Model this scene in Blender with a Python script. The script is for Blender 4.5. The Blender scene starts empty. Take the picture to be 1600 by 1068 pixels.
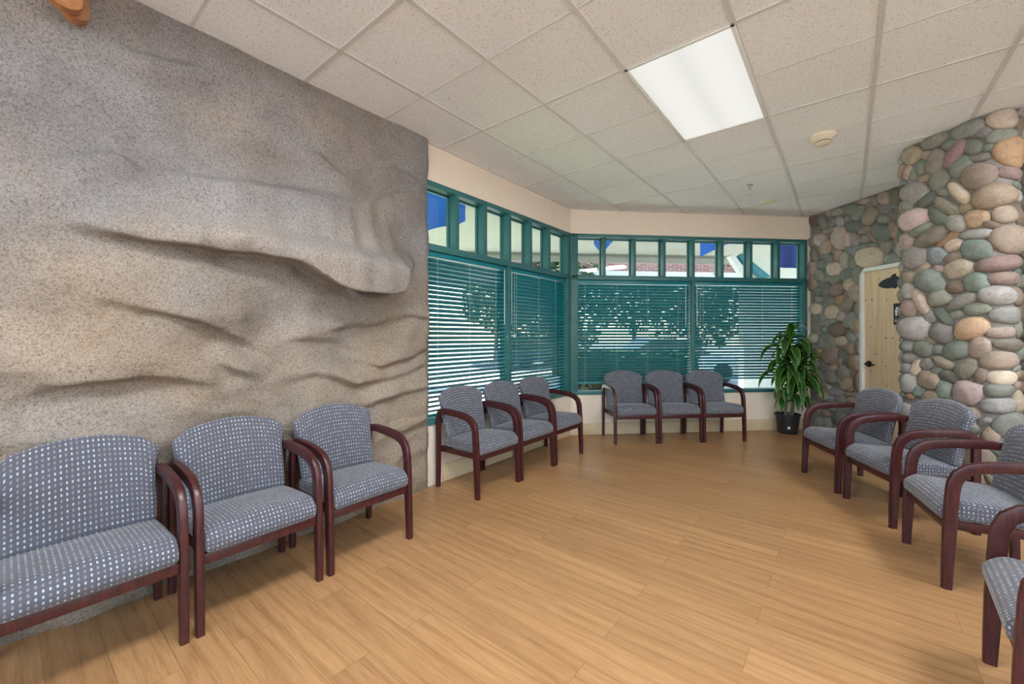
import bpy, bmesh, math, random
import numpy as np
from mathutils import Vector, Matrix, noise

# ------------------------------------------------------------------ camera, world, sun, exposure
SC = bpy.context.scene
COL = SC.collection
FPX, CX, CY = 643.0, 800.0, 525.0
CAM_H, CEIL = 1.30, 2.97
TH = math.atan2(.6288, .7775)
CT, ST = math.cos(TH), math.sin(TH)

cam_d = bpy.data.cameras.new('camera')
cam_d.sensor_width = 36.0
cam_d.lens = FPX / 1600 * 36
cam_d.shift_y = (CY - 534) / 1600
cam_d.clip_start = 0.02
cam = bpy.data.objects.new('camera', cam_d)
COL.objects.link(cam)
cam.location = (0, 0, CAM_H)
cam.rotation_euler = (math.pi / 2, 0, TH)
SC.camera = cam

w = bpy.data.worlds.new('world'); SC.world = w
w.use_nodes = True
nt = w.node_tree; nt.nodes.clear()
sky = nt.nodes.new('ShaderNodeTexSky'); sky.sky_type = 'NISHITA'
sky.sun_disc = False; sky.sun_elevation = math.radians(44); sky.sun_rotation = math.radians(-52)
bg = nt.nodes.new('ShaderNodeBackground'); bg.inputs['Strength'].default_value = 0.38
wo = nt.nodes.new('ShaderNodeOutputWorld')
nt.links.new(sky.outputs[0], bg.inputs['Color']); nt.links.new(bg.outputs[0], wo.inputs['Surface'])

sun_d = bpy.data.lights.new('sun', 'SUN'); sun_d.energy = 15.0; sun_d.angle = math.radians(0.6)
sun_d.color = (1, .95, .87)
sun = bpy.data.objects.new('sun', sun_d); COL.objects.link(sun)
sun.rotation_euler = Vector((.80, -.62, -1.0)).to_track_quat('-Z', 'Y').to_euler()
sun.location = (-16, 16, 18)

SC.view_settings.view_transform = 'Standard'
SC.view_settings.look = 'None'
SC.view_settings.gamma = 1.0
SC.view_settings.use_curve_mapping = False
SC.view_settings.exposure = 0.90
SC.cycles.use_denoising = True
SC.cycles.max_bounces = 10
SC.cycles.diffuse_bounces = 6
SC.cycles.transparent_max_bounces = 16
SC.cycles.sample_clamp_indirect = 6.0
PANEL_SEEN, PANEL_FILL = .47, 6.5           # seen luminaire; brighter panels added out of view as fill
# fill area lights added at invented rear and right-hand windows, out of view
def fill_light(name, loc, rz, sx, sz, power):
    l = bpy.data.lights.new(name, 'AREA'); l.shape = 'RECTANGLE'; l.size = sx; l.size_y = sz; l.energy = power; l.color = (.74, .87, 1.0)
    o = bpy.data.objects.new(name, l); COL.objects.link(o); o.location = loc; o.rotation_euler = (math.pi / 2 + math.radians(27), 0, rz)
    return o
FILL_R, FILL_S = 560, 430
fill_light('fill_light_rear', (.6, -3.02, 1.35), math.pi, 5.0, 2.1, FILL_R)
fill_light('fill_light_side', (4.22, .7, 1.35), math.pi * 1.5, 3.1, 2.1, FILL_S)

# ------------------------------------------------------------------ helpers
def c2w(X, Y, z=0.0):
    return Vector((CT * X - ST * Y, ST * X + CT * Y, z))

def ray(px, py):
    a = (px - CX) / FPX; b = (CY - py) / FPX
    return Vector((CT * a - ST, ST * a + CT, b))

def on_z(px, py, z):
    d = ray(px, py); t = (z - CAM_H) / d.z
    return Vector((d.x * t, d.y * t, z))

def on_plane(px, py, n, c):
    """point on the vertical plane n.x*x+n.y*y=c"""
    d = ray(px, py); t = c / (n[0] * d.x + n[1] * d.y)
    return Vector((d.x * t, d.y * t, CAM_H + d.z * t))

def srgb(r, g, b):
    f = lambda v: (v / 255 / 12.92) if v / 255 <= .04045 else ((v / 255 + .055) / 1.055) ** 2.4
    return (f(r), f(g), f(b), 1.0)

class NG:
    """small node-graph helper"""
    def __init__(self, name):
        self.m = bpy.data.materials.new(name); self.m.use_nodes = True
        self.t = self.m.node_tree; self.t.nodes.clear()
        self.out = self.t.nodes.new('ShaderNodeOutputMaterial')
    def n(self, typ, **kw):
        nd = self.t.nodes.new('ShaderNode' + typ)
        ins = kw.pop('ins', {})
        for k, v in kw.items(): setattr(nd, k, v)
        for k, v in ins.items():
            if hasattr(v, 'links'): self.t.links.new(v, nd.inputs[k])
            else: nd.inputs[k].default_value = v
        return nd
    def link(self, a, b): self.t.links.new(a, b)
    def math(self, op, a, b=0.0, c=None, clamp=False):
        ins = {0: a, 1: b}
        if c is not None: ins[2] = c
        return self.n('Math', operation=op, use_clamp=clamp, ins=ins).outputs[0]
    def mix(self, f, a, b, mode='MIX'):
        nd = self.t.nodes.new('ShaderNodeMix'); nd.data_type = 'RGBA'; nd.blend_type = mode
        for k, v in ((0, f), (6, a), (7, b)):
            if hasattr(v, 'links'): self.t.links.new(v, nd.inputs[k])
            else: nd.inputs[k].default_value = v
        return nd.outputs[2]
    def ramp(self, f, stops):
        nd = self.t.nodes.new('ShaderNodeValToRGB')
        while len(nd.color_ramp.elements) < len(stops): nd.color_ramp.elements.new(0.5)
        for e, (p, c) in zip(nd.color_ramp.elements, stops):
            e.position = p; e.color = c if len(c) == 4 else (*c, 1)
        self.t.links.new(f, nd.inputs[0]); return nd.outputs[0]
    def coord(self, which='Object'):
        return self.n('TexCoord').outputs[which]
    def mapped(self, scale=(1, 1, 1), which='Object', loc=(0, 0, 0), rot=(0, 0, 0)):
        return self.n('Mapping', ins={0: self.coord(which), 1: loc, 2: rot, 3: scale}).outputs[0]
    def noise(self, vec, scale, detail=3, rough=.5, dist=0):
        return self.n('TexNoise', ins={'Vector': vec, 'Scale': scale, 'Detail': detail, 'Roughness': rough, 'Distortion': dist})
    def bump(self, h, strength=.3, dist=.01):
        return self.n('Bump', ins={'Strength': strength, 'Distance': dist, 'Height': h}).outputs[0]
    def pbr(self, col, rough=.5, bump=None, metal=0.0, spec=.5, **extra):
        p = self.n('BsdfPrincipled')
        for k, v in (('Base Color', col), ('Roughness', rough), ('Metallic', metal), ('Specular IOR Level', spec)):
            if hasattr(v, 'links'): self.link(v, p.inputs[k])
            else: p.inputs[k].default_value = v
        for k, v in extra.items(): p.inputs[k.replace('_', ' ')].default_value = v
        if bump is not None: self.link(bump, p.inputs['Normal'])
        self.link(p.outputs[0], self.out.inputs[0])
        return self.m

def plain(name, col, rough=.5, metal=0, spec=.5, var=.05, scale=12, bump=0.0):
    g = NG(name); v = g.mapped()
    nz = g.noise(v, scale, 4).outputs['Fac']
    dark = tuple(c * (1 - var * 2) for c in col[:3]) + (1,)
    lite = tuple(min(1, c * (1 + var)) for c in col[:3]) + (1,)
    c = g.ramp(nz, [(.3, dark), (.7, lite)])
    b = g.bump(nz, bump, .004) if bump else None
    return g.pbr(c, rough, b, metal, spec)

# ------------------------------------------------------------------ materials
def m_floor():
    g = NG('laminate_floor'); v = g.coord('Object')
    sh = g.n('Mapping', ins={0: v, 1: (.31, -.269 + .17 * 4, 0)}).outputs[0]
    br = g.n('TexBrick', offset=.41, offset_frequency=2, squash=1.0,
             ins={'Vector': sh, 'Color1': (0, 0, 0, 1), 'Color2': (1, 1, 1, 1), 'Mortar': (.5, .5, .5, 1), 'Scale': 1.0,
                  'Mortar Size': .0011, 'Mortar Smooth': .1, 'Bias': 0.0, 'Brick Width': 1.21, 'Row Height': .17})
    rnd = g.n('SeparateColor', ins={0: br.outputs['Color']}).outputs[0]
    off = g.n('CombineXYZ', ins={0: g.math('MULTIPLY', rnd, 13.0), 1: g.math('MULTIPLY', rnd, 7.3), 2: g.math('MULTIPLY', rnd, 31.0)}).outputs[0]
    vv = g.n('VectorMath', operation='ADD', ins={0: v, 1: off}).outputs[0]
    s1 = g.n('Mapping', ins={0: vv, 3: (.8, 11.0, 1)}).outputs[0]
    grain = g.noise(s1, 2.0, 6, .58, 1.1).outputs['Fac']
    s2 = g.n('Mapping', ins={0: vv, 3: (1.2, 26.0, 1)}).outputs[0]
    fine = g.noise(s2, 5.0, 5, .65, .3).outputs['Fac']
    s3 = g.n('Mapping', ins={0: vv, 3: (.75, 4.2, 1)}).outputs[0]
    wv = g.n('TexWave', wave_type='BANDS', bands_direction='Y', ins={'Vector': s3, 'Scale': 1.0, 'Distortion': 11.0, 'Detail': 2.5, 'Detail Scale': .42}).outputs['Fac']
    a = g.ramp(grain, [(.25, srgb(131, 91, 57)), (.45, srgb(164, 124, 86)), (.62, srgb(176, 137, 94)), (.8, srgb(186, 150, 108))])
    b = g.ramp(fine, [(.28, srgb(138, 97, 64)), (.5, srgb(173, 133, 92)), (.8, srgb(190, 155, 112))])
    c = g.mix(.5, a, b)
    wm = g.ramp(wv, [(.0, (.70, .60, .50)), (.18, (.90, .87, .83)), (.5, (1.0, 1.0, 1.0)), (1, (1.03, 1.02, 1.0))])
    c = g.mix(.42, c, wm, 'MULTIPLY')
    pv = g.ramp(rnd, [(.0, (.90, .88, .86)), (1, (1.06, 1.05, 1.04))])
    c = g.mix(1.0, c, pv, 'MULTIPLY')
    c = g.mix(g.math('MULTIPLY', br.outputs['Fac'], .62), c, srgb(92, 62, 34))
    bm = g.bump(g.math('SUBTRACT', g.math('MULTIPLY', fine, .25), br.outputs['Fac']), .12, .002)
    rg = g.math('ADD', .27, g.math('MULTIPLY', fine, .12))
    return g.pbr(c, rg, bm, 0, .45)

def m_ceiling():
    g = NG('acoustic_tile'); v = g.coord('Object')
    vo = g.n('TexVoronoi', feature='F1', ins={'Vector': v, 'Scale': 118.0, 'Randomness': 1.0})
    nz = g.noise(v, 60, 3).outputs['Fac']
    thr = g.math('MULTIPLY', g.math('POWER', nz, 1.8), .78)
    pit = g.math('LESS_THAN', vo.outputs['Distance'], g.math('SUBTRACT', thr, .015))
    big = g.noise(v, 1.1, 3).outputs['Fac']
    c = g.ramp(big, [(.3, srgb(234, 235, 237)), (.7, srgb(240, 241, 243))])
    c = g.mix(g.math('MULTIPLY', pit, .62), c, srgb(128, 118, 110))
    bm = g.bump(g.math('SUBTRACT', 1.0, pit), .25, .002)
    return g.pbr(c, .9, bm, 0, .1)

def m_rock():
    g = NG('sculpted_rock'); v = g.coord('Object')
    n1 = g.noise(v, 130, 3, .7).outputs['Fac']
    n2 = g.noise(v, 74, 3, .6, .6).outputs['Fac']
    n3 = g.noise(v, 1.3, 4, .5).outputs['Fac']
    n4 = g.noise(v, 6.0, 4, .6).outputs['Fac']
    z = g.n('SeparateXYZ', ins={0: v}).outputs[2]
    hz = g.math('DIVIDE', z, 2.97, clamp=True)
    warm = g.mix(g.math('MULTIPLY', n4, .8), srgb(163, 147, 131), srgb(136, 122, 108))
    gray = g.mix(g.math('MULTIPLY', n4, .8), srgb(151, 148, 150), srgb(122, 119, 121))
    k = g.math('ADD', g.math('MULTIPLY', hz, .9), g.math('MULTIPLY', g.math('SUBTRACT', n3, .5), 2.2), clamp=True)
    c = g.mix(k, warm, gray)
    c = g.mix(.8, c, g.ramp(g.noise(v, 1.9, 3, .55).outputs['Fac'], [(.32, (.80, .79, .77)), (.68, (1.14, 1.13, 1.12))]), 'MULTIPLY')
    sp = g.ramp(n1, [(.30, (.42, .40, .39)), (.46, (.95, .95, .95)), (.62, (1.08, 1.07, 1.05)), (.75, (1.25, 1.24, 1.22))])
    c = g.mix(1.0, c, sp, 'MULTIPLY')
    sp2 = g.ramp(n2, [(.33, (.62, .61, .60)), (.5, (1, 1, 1)), (.7, (1.12, 1.12, 1.12))])
    c = g.mix(.7, c, sp2, 'MULTIPLY')
    bm = g.bump(g.math('ADD', g.math('MULTIPLY', n1, .5), n2), .75, .010)
    return g.pbr(c, .95, bm, 0, .15)

def m_stone():
    g = NG('river_stone'); v = g.coord('Object')
    col = g.n('VertexColor', layer_name='Col').outputs['Color']
    n1 = g.noise(v, 14, 5, .62, .5).outputs['Fac']
    n2 = g.noise(v, 75, 4, .65).outputs['Fac']
    st = g.n('Mapping', ins={0: v, 3: (6, 6, 26)}).outputs[0]
    n3 = g.noise(st, 2.2, 4, .6, .8).outputs['Fac']
    c = g.mix(.75, col, g.ramp(n1, [(.25, (.66, .64, .60)), (.5, (1, 1, 1)), (.78, (1.22, 1.2, 1.16))]), 'MULTIPLY')
    c = g.mix(.55, c, g.ramp(n2, [(.3, (.66, .66, .66)), (.5, (1, 1, 1)), (.72, (1.2, 1.2, 1.2))]), 'MULTIPLY')
    c = g.mix(.4, c, g.ramp(n3, [(.3, (.75, .77, .76)), (.6, (1.08, 1.05, 1.0))]), 'MULTIPLY')
    bm = g.bump(g.math('ADD', g.math('MULTIPLY', n1, 1.4), g.math('MULTIPLY', n2, .35)), .45, .012)
    return g.pbr(c, .78, bm, 0, .25)

def m_fabric():
    g = NG('dotted_upholstery'); uv = g.coord('UV')
    CU, CV = .0170, .0205
    s = g.n('SeparateXYZ', ins={0: uv})
    u = g.math('DIVIDE', s.outputs[0], CU); vv = g.math('DIVIDE', s.outputs[1], CV)
    fu = g.math('FLOOR', u); fv = g.math('FLOOR', vv)
    du = g.math('MULTIPLY', g.math('SUBTRACT', g.math('SUBTRACT', u, fu), .5), CU / .0033)
    dv = g.math('MULTIPLY', g.math('SUBTRACT', g.math('SUBTRACT', vv, fv), .5), CV / .0053)
    r = g.math('SQRT', g.math('ADD', g.math('MULTIPLY', du, du), g.math('MULTIPLY', dv, dv)))
    cell = g.n('CombineXYZ', ins={0: fu, 1: fv}).outputs[0]
    wn = g.n('TexWhiteNoise', noise_dimensions='2D', ins={'Vector': cell})
    rv = wn.outputs['Value']
    inside = g.math('LESS_THAN', r, 1.0)
    hole = g.math('LESS_THAN', r, .58)
    ring = g.math('GREATER_THAN', rv, .52)
    mask = g.math('MULTIPLY', inside, g.math('SUBTRACT', 1.0, g.math('MULTIPLY', hole, g.math('MULTIPLY', ring, .8))))
    dotc = g.mix(ring, srgb(202, 204, 200), srgb(182, 166, 148))
    n1 = g.noise(uv, 900, 2).outputs['Fac']
    n2 = g.noise(uv, 5, 3).outputs['Fac']
    base = g.mix(n1, srgb(72, 74, 86), srgb(97, 99, 112))
    base = g.mix(.35, base, g.ramp(n2, [(.3, (.85, .85, .87)), (.7, (1.1, 1.1, 1.1))]), 'MULTIPLY')
    c = g.mix(g.math('MULTIPLY', mask, .62), base, dotc)
    bm = g.bump(g.math('ADD', g.math('MULTIPLY', n1, .6), g.math('MULTIPLY', mask, .4)), .25, .0015)
    return g.pbr(c, .92, bm, 0, .12, Sheen_Weight=.25)

def m_wood():
    g = NG('mahogany_wood'); v = g.mapped((3, 3, 3))
    st = g.n('Mapping', ins={0: g.coord('Object'), 3: (40, 40, 4)}).outputs[0]
    n1 = g.noise(st, 2.0, 5, .6, .5).outputs['Fac']; n2 = g.noise(v, 3, 3).outputs['Fac']
    c = g.ramp(n1, [(.25, srgb(40, 17, 20)), (.55, srgb(68, 28, 29)), (.8, srgb(92, 39, 37))])
    c = g.mix(.35, c, g.ramp(n2, [(.3, (.75, .72, .72)), (.7, (1.15, 1.1, 1.1))]), 'MULTIPLY')
    return g.pbr(c, .34, g.bump(n1, .06, .001), 0, .5)

def m_wallpaper(name, c1, c2):
    g = NG(name); v = g.coord('Object')
    n1 = g.noise(v, 150, 3, .6).outputs['Fac']; n2 = g.noise(v, 22, 4).outputs['Fac']
    c = g.mix(g.math('ADD', g.math('MULTIPLY', n1, .6), g.math('MULTIPLY', n2, .4)), c1, c2)
    return g.pbr(c, .8, g.bump(n1, .25, .002), 0, .2)

def m_pine():
    g = NG('knotty_pine'); v = g.coord('Object')
    st = g.n('Mapping', ins={0: v, 3: (16, 16, .7)}).outputs[0]
    n1 = g.noise(st, 2.0, 5, .6, .4).outputs['Fac']
    c = g.ramp(n1, [(.25, srgb(216, 188, 152)), (.5, srgb(229, 205, 170)), (.8, srgb(238, 218, 186))])
    return g.pbr(c, .5, g.bump(n1, .05, .001), 0, .3)

def m_glass():
    g = NG('window_glass')
    tr = g.n('BsdfTransparent', ins={0: (.82, .87, .87, 1)})
    gl = g.n('BsdfGlossy', ins={'Color': (.9, .95, .95, 1), 'Roughness': .02})
    lw = g.n('LayerWeight', ins={'Blend': .5})
    fr = g.math('ADD', .03, g.math('MULTIPLY', .8, g.math('POWER', lw.outputs['Facing'], 5.0)))
    mx = g.n('MixShader', ins={0: fr, 1: tr.outputs[0], 2: gl.outputs[0]})
    g.link(mx.outputs[0], g.out.inputs[0]); return g.m

def m_leaf():
    g = NG('dracaena_leaf'); uv = g.coord('UV')
    s = g.n('SeparateXYZ', ins={0: uv})
    e = g.math('ABSOLUTE', g.math('SUBTRACT', s.outputs[0], .5))
    nz = g.noise(g.coord('Object'), 7, 3).outputs['Fac']
    c = g.ramp(e, [(.0, srgb(66, 104, 54)), (.07, srgb(32, 78, 36)), (.38, srgb(38, 90, 40)), (.45, srgb(140, 176, 60)), (.5, srgb(168, 196, 84))])
    c = g.mix(.6, c, g.ramp(nz, [(.3, (.7, .78, .7)), (.7, (1.2, 1.15, 1.1))]), 'MULTIPLY')
    p = g.n('BsdfPrincipled', ins={'Base Color': c, 'Roughness': .32})
    tl = g.n('BsdfTranslucent', ins={'Color': srgb(90, 140, 50)})
    mx = g.n('MixShader', ins={0: .18, 1: p.outputs[0], 2: tl.outputs[0]})
    g.link(mx.outputs[0], g.out.inputs[0]); return g.m

def m_emit(name, col, strength):
    g = NG(name); v = g.coord('Object')
    s = g.n('SeparateXYZ', ins={0: v})
    # the fluorescent tubes behind the diffuser show as two soft brighter bands
    wv = g.math('ABSOLUTE', g.math('SINE', g.math('MULTIPLY', s.outputs[0], 10.3)))
    st = g.math('MULTIPLY', g.math('ADD', .93, g.math('MULTIPLY', wv, .10)), strength)
    e = g.n('Emission', ins={'Color': col, 'Strength': st})
    g.link(e.outputs[0], g.out.inputs[0]); return g.m

def m_brick_out():
    g = NG('outside_brick'); v = g.mapped((1, 1, 1), rot=(math.pi / 2, 0, 0))
    br = g.n('TexBrick', ins={'Vector': v, 'Color1': srgb(150, 92, 84), 'Color2': srgb(176, 120, 108), 'Mortar': srgb(190, 180, 172), 'Scale': 1.0, 'Brick Width': .24, 'Row Height': .08, 'Mortar Size': .008})
    return g.pbr(br.outputs[0], .9)

def m_grass():
    g = NG('lawn_grass'); v = g.coord('Object')
    n1 = g.noise(v, 30, 4).outputs['Fac']; n2 = g.noise(v, .8, 3).outputs['Fac']
    c = g.mix(n1, srgb(84, 120, 50), srgb(146, 176, 92))
    c = g.mix(.5, c, g.ramp(n2, [(.3, (.8, .85, .7)), (.7, (1.15, 1.1, 1.05))]), 'MULTIPLY')
    return g.pbr(c, .95)

M = dict(floor=m_floor(), ceil=m_ceiling(), rock=m_rock(), stone=m_stone(), fabric=m_fabric(), wood=m_wood(),
         wallpaper=m_wallpaper('cream_wallpaper', srgb(226, 210, 192), srgb(238, 224, 208)),
         plaster=m_wallpaper('painted_plaster', srgb(206, 200, 192), srgb(218, 212, 204)),
         base=plain('baseboard_paint', srgb(214, 192, 158), .5, var=.03),
         pine=m_pine(), glass=m_glass(), leaf=m_leaf(),
         teal=plain('teal_frame_paint', srgb(48, 104, 106), .42, var=.04),
         slat=plain('teal_blind_slat', srgb(17, 118, 130), .34, var=.03),
         white=plain('white_paint', srgb(226, 228, 226), .5, var=.02),
         grid=plain('ceiling_grid_metal', srgb(208, 206, 204), .45, var=.02),
         mortar=plain('grey_mortar', srgb(138, 134, 131), .95, var=.08, scale=40, bump=.4),
         knot=plain('pine_knot', srgb(178, 122, 90), .5, var=.2, scale=60),
         bronze=plain('dark_bronze', srgb(52, 46, 40), .35, .8, var=.1),
         black=plain('black_sign', srgb(38, 44, 50), .5, var=.04),
         signwhite=plain('sign_white', srgb(225, 228, 230), .5, var=.01),
         pot=plain('black_plastic_pot', srgb(38, 40, 44), .42, var=.08),
         soil=plain('potting_soil', srgb(58, 44, 34), .95, var=.3, scale=60, bump=.6),
         stem=plain('cane_stem', srgb(112, 120, 84), .7, var=.2, scale=50, bump=.3),
         cream=plain('cream_plastic', srgb(224, 212, 186), .45, var=.02),
         slot=plain('dark_slot', srgb(40, 36, 32), .7),
         chrome=plain('chrome', srgb(170, 175, 180), .2, .9, var=.05),
         oak=plain('orange_wood', srgb(168, 112, 66), .5, var=.15, scale=25),
         cord=plain('white_cord', srgb(196, 214, 214), .6, var=.02),
         lamp=m_emit('lamp_diffuser', (1.0, .985, .93, 1), PANEL_SEEN),
         lamp_fill=m_emit('fill_panel', (.95, .98, 1.0, 1), PANEL_FILL),
         lamp_fill_strong=m_emit('fill_panel_strong', (.95, .98, 1.0, 1), PANEL_FILL * 3.0),  # added panels boosted for the far end and the ledge shadows
         soffit=plain('porch_soffit', srgb(170, 170, 160), .8, var=.03, scale=2),
         conc=plain('concrete', srgb(200, 198, 192), .9, var=.08, scale=3),
         asphalt=plain('asphalt', srgb(120, 122, 126), .9, var=.1, scale=20),
         brick=m_brick_out(), grass=m_grass(),
         banner=plain('blue_banner', srgb(52, 116, 216), .8, var=.06, scale=6),
         banner_dark=plain('navy_banner', srgb(40, 58, 118), .8, var=.06, scale=6),
         stucco=plain('white_stucco', srgb(228, 226, 214), .9, var=.03),
         grey=plain('grey_metal_trim', srgb(150, 150, 146), .6, var=.05),
         foliage=plain('tree_foliage', srgb(58, 96, 40), .8, var=.4, scale=3),
         foliage2=plain('hedge_foliage', srgb(84, 128, 52), .8, var=.4, scale=3),
         bark=plain('tree_bark', srgb(92, 76, 62), .9, var=.2, scale=20, bump=.5),
         car=plain('silver_car_paint', srgb(170, 182, 194), .2, .5, var=.02),
         carblue=plain('blue_car_paint', srgb(40, 84, 120), .2, .4, var=.02),
         carglass=plain('car_window', srgb(30, 40, 48), .06, 0, .8, var=.05),
         tyre=plain('tyre_rubber', srgb(30, 30, 32), .8, var=.1))

# ------------------------------------------------------------------ object helpers
def link(name, me, mats, parent=None, smooth=None):
    o = bpy.data.objects.new(name, me); COL.objects.link(o)
    for m in (mats if isinstance(mats, (list, tuple)) else [mats]): me.materials.append(m)
    if smooth is not None:
        me.polygons.foreach_set('use_smooth', [True] * len(me.polygons))
        if smooth < 180: me.set_sharp_from_angle(angle=math.radians(smooth))
    if parent: o.parent = parent
    return o

class MB:
    """collects geometry; build() links it as one mesh object"""
    def __init__(self): self.v = []; self.f = []; self.mi = []; self.uv = {}; self.k = 0
    def add(self, vs, fs, uvs=None):
        b = len(self.v); self.v += [tuple(p) for p in vs]
        for i, f in enumerate(fs):
            if uvs: self.uv[len(self.f)] = uvs[i]
            self.f.append(tuple(b + j for j in f)); self.mi.append(self.k)
    def box(self, x0, x1, y0, y1, z0, z1, mat=None):
        vs = [Vector((x, y, z)) for x in (x0, x1) for y in (y0, y1) for z in (z0, z1)]
        if mat: vs = [mat @ p for p in vs]
        self.add(vs, [(0, 1, 3, 2), (4, 6, 7, 5), (0, 4, 5, 1), (2, 3, 7, 6), (0, 2, 6, 4), (1, 5, 7, 3)])
    def bbox(self, x0, x1, y0, y1, z0, z1, r=.004, mat=None):
        bm = bmesh.new(); bmesh.ops.create_cube(bm, size=1)
        for p in bm.verts: p.co = ((x0 + x1) / 2 + p.co.x * (x1 - x0), (y0 + y1) / 2 + p.co.y * (y1 - y0), (z0 + z1) / 2 + p.co.z * (z1 - z0))
        bmesh.ops.bevel(bm, geom=bm.edges[:], offset=r, segments=2, affect='EDGES', profile=.5)
        self.bm(bm, mat)
    def bm(self, bm, mat=None):
        bm.verts.index_update()
        self.add([(mat @ p.co) if mat else p.co.copy() for p in bm.verts], [[q.index for q in f.verts] for f in bm.faces]); bm.free()
    def tube(self, pts, rads, n=10, cap=True):
        pts = [Vector(p) for p in pts]
        if not isinstance(rads, (list, tuple)): rads = [rads] * len(pts)
        rings = []
        up = Vector((0, 0, 1))
        for i, p in enumerate(pts):
            d = (pts[min(i + 1, len(pts) - 1)] - pts[max(i - 1, 0)]).normalized()
            a = d.cross(up if abs(d.z) < .95 else Vector((1, 0, 0))).normalized(); b = d.cross(a)
            rings.append([p + (a * math.cos(2 * math.pi * k / n) + b * math.sin(2 * math.pi * k / n)) * rads[i] for k in range(n)])
        vs = [q for r in rings for q in r]
        fs = [(i * n + k, i * n + (k + 1) % n, (i + 1) * n + (k + 1) % n, (i + 1) * n + k) for i in range(len(pts) - 1) for k in range(n)]
        if cap: fs += [tuple(range(n))[::-1], tuple((len(pts) - 1) * n + k for k in range(n))]
        self.add(vs, fs)
    def lathe(self, prof, n=32, loc=(0, 0, 0)):
        vs = [(loc[0] + r * math.cos(2 * math.pi * k / n), loc[1] + r * math.sin(2 * math.pi * k / n), loc[2] + z) for r, z in prof for k in range(n)]
        fs = [(i * n + k, i * n + (k + 1) % n, (i + 1) * n + (k + 1) % n, (i + 1) * n + k) for i in range(len(prof) - 1) for k in range(n)]
        fs += [tuple(range(n))[::-1], tuple((len(prof) - 1) * n + k for k in range(n))]
        self.add(vs, fs)
    def prism(self, poly, d0, d1, mat):
        """poly in local (x,z), extruded along local y from d0 to d1"""
        n = len(poly)
        vs = [mat @ Vector((x, d, z)) for d in (d0, d1) for x, z in poly]
        self.add(vs, [tuple(range(n)), tuple(range(2 * n - 1, n - 1, -1))] + [(i, n + i, n + (i + 1) % n, (i + 1) % n) for i in range(n)])
    def build(self, name, mats, parent=None, smooth=None, recalc=True):
        me = bpy.data.meshes.new(name); me.from_pydata(self.v, [], self.f); me.update()
        if recalc:
            bm = bmesh.new(); bm.from_mesh(me); bmesh.ops.recalc_face_normals(bm, faces=bm.faces[:]); bm.to_mesh(me); bm.free()
        if any(self.mi): me.polygons.foreach_set('material_index', self.mi)
        if self.uv and not recalc:
            l = me.uv_layers.new(name='UVMap')
            for pi, uvs in self.uv.items():
                for li, q in zip(me.polygons[pi].loop_indices, uvs): l.data[li].uv = q
        return link(name, me, mats, parent, smooth)

def empty(name, loc=(0, 0, 0), rz=0.0):
    o = bpy.data.objects.new(name, None); COL.objects.link(o)
    o.empty_display_size = .1; o.location = loc; o.rotation_euler = (0, 0, rz); return o

def tag(o, label=None, cat=None, group=None, kind=None):
    if label: o['label'] = label
    if cat: o['category'] = cat
    if group: o['group'] = group
    if kind: o['kind'] = kind
    return o

def struct(o, label=None, cat=None):
    o['kind'] = 'structure'
    if label: o['label'] = label
    if cat: o['category'] = cat
    return o

def copy_tree(o, parent=None):
    c = o.copy(); COL.objects.link(c)
    if parent: c.parent = parent
    for ch in list(o.children): copy_tree(ch, c)
    return c

# ------------------------------------------------------------------ room shell
WX = -2.80                                   # left wall plane
CORNER = Vector((WX, 4.69, 0))               # left wall / back wall corner
BD = Vector((1, 1, 0)).normalized()          # direction along the back wall (45 degrees)
BN = Vector((-1, 1, 0)).normalized()         # outwards through the back wall
BC = BN.dot(CORNER)
BACK_LEN = 3.44
STONE_C = 6.74                               # mortar plane of the stone wall: x + y = STONE_C
SN = Vector((1, 1, 0)).normalized(); SD = Vector((1, -1, 0)).normalized()
BCORN = CORNER + BD * BACK_LEN

def sdist(c): return c / math.sqrt(2)
# where back wall and stone wall meet
tt = (STONE_C - CORNER.x - CORNER.y) / (BD.x + BD.y)
BCORN = CORNER + BD * tt; BACK_LEN = tt
RX, RY = 4.2, -3.0                           # right and rear room limits
SEND = Vector((RX, STONE_C - RX, 0))
ROOM = [(WX, RY), (WX, CORNER.y), (BCORN.x, BCORN.y), (SEND.x, SEND.y), (RX, RY)]

def poly_slab(name, poly, z0, z1, mat):
    b = MB(); n = len(poly)
    b.add([(x, y, z) for z in (z0, z1) for x, y in poly], [tuple(range(n)), tuple(range(n, 2 * n))] + [(i, (i + 1) % n, n + (i + 1) % n, n + i) for i in range(n)])
    return b.build(name, mat)

def grow(poly, d):
    c = Vector((.5, 1.8)); return [tuple(Vector(p) + (Vector(p) - c).normalized() * d) for p in poly]

struct(poly_slab('floor', ROOM, -.12, 0, M['floor']), 'honey coloured wood plank laminate floor', 'floor')
struct(poly_slab('ceiling', grow(ROOM, .3), CEIL, CEIL + .1, M['ceil']), 'white speckled acoustic tile drop ceiling', 'ceiling')

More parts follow.
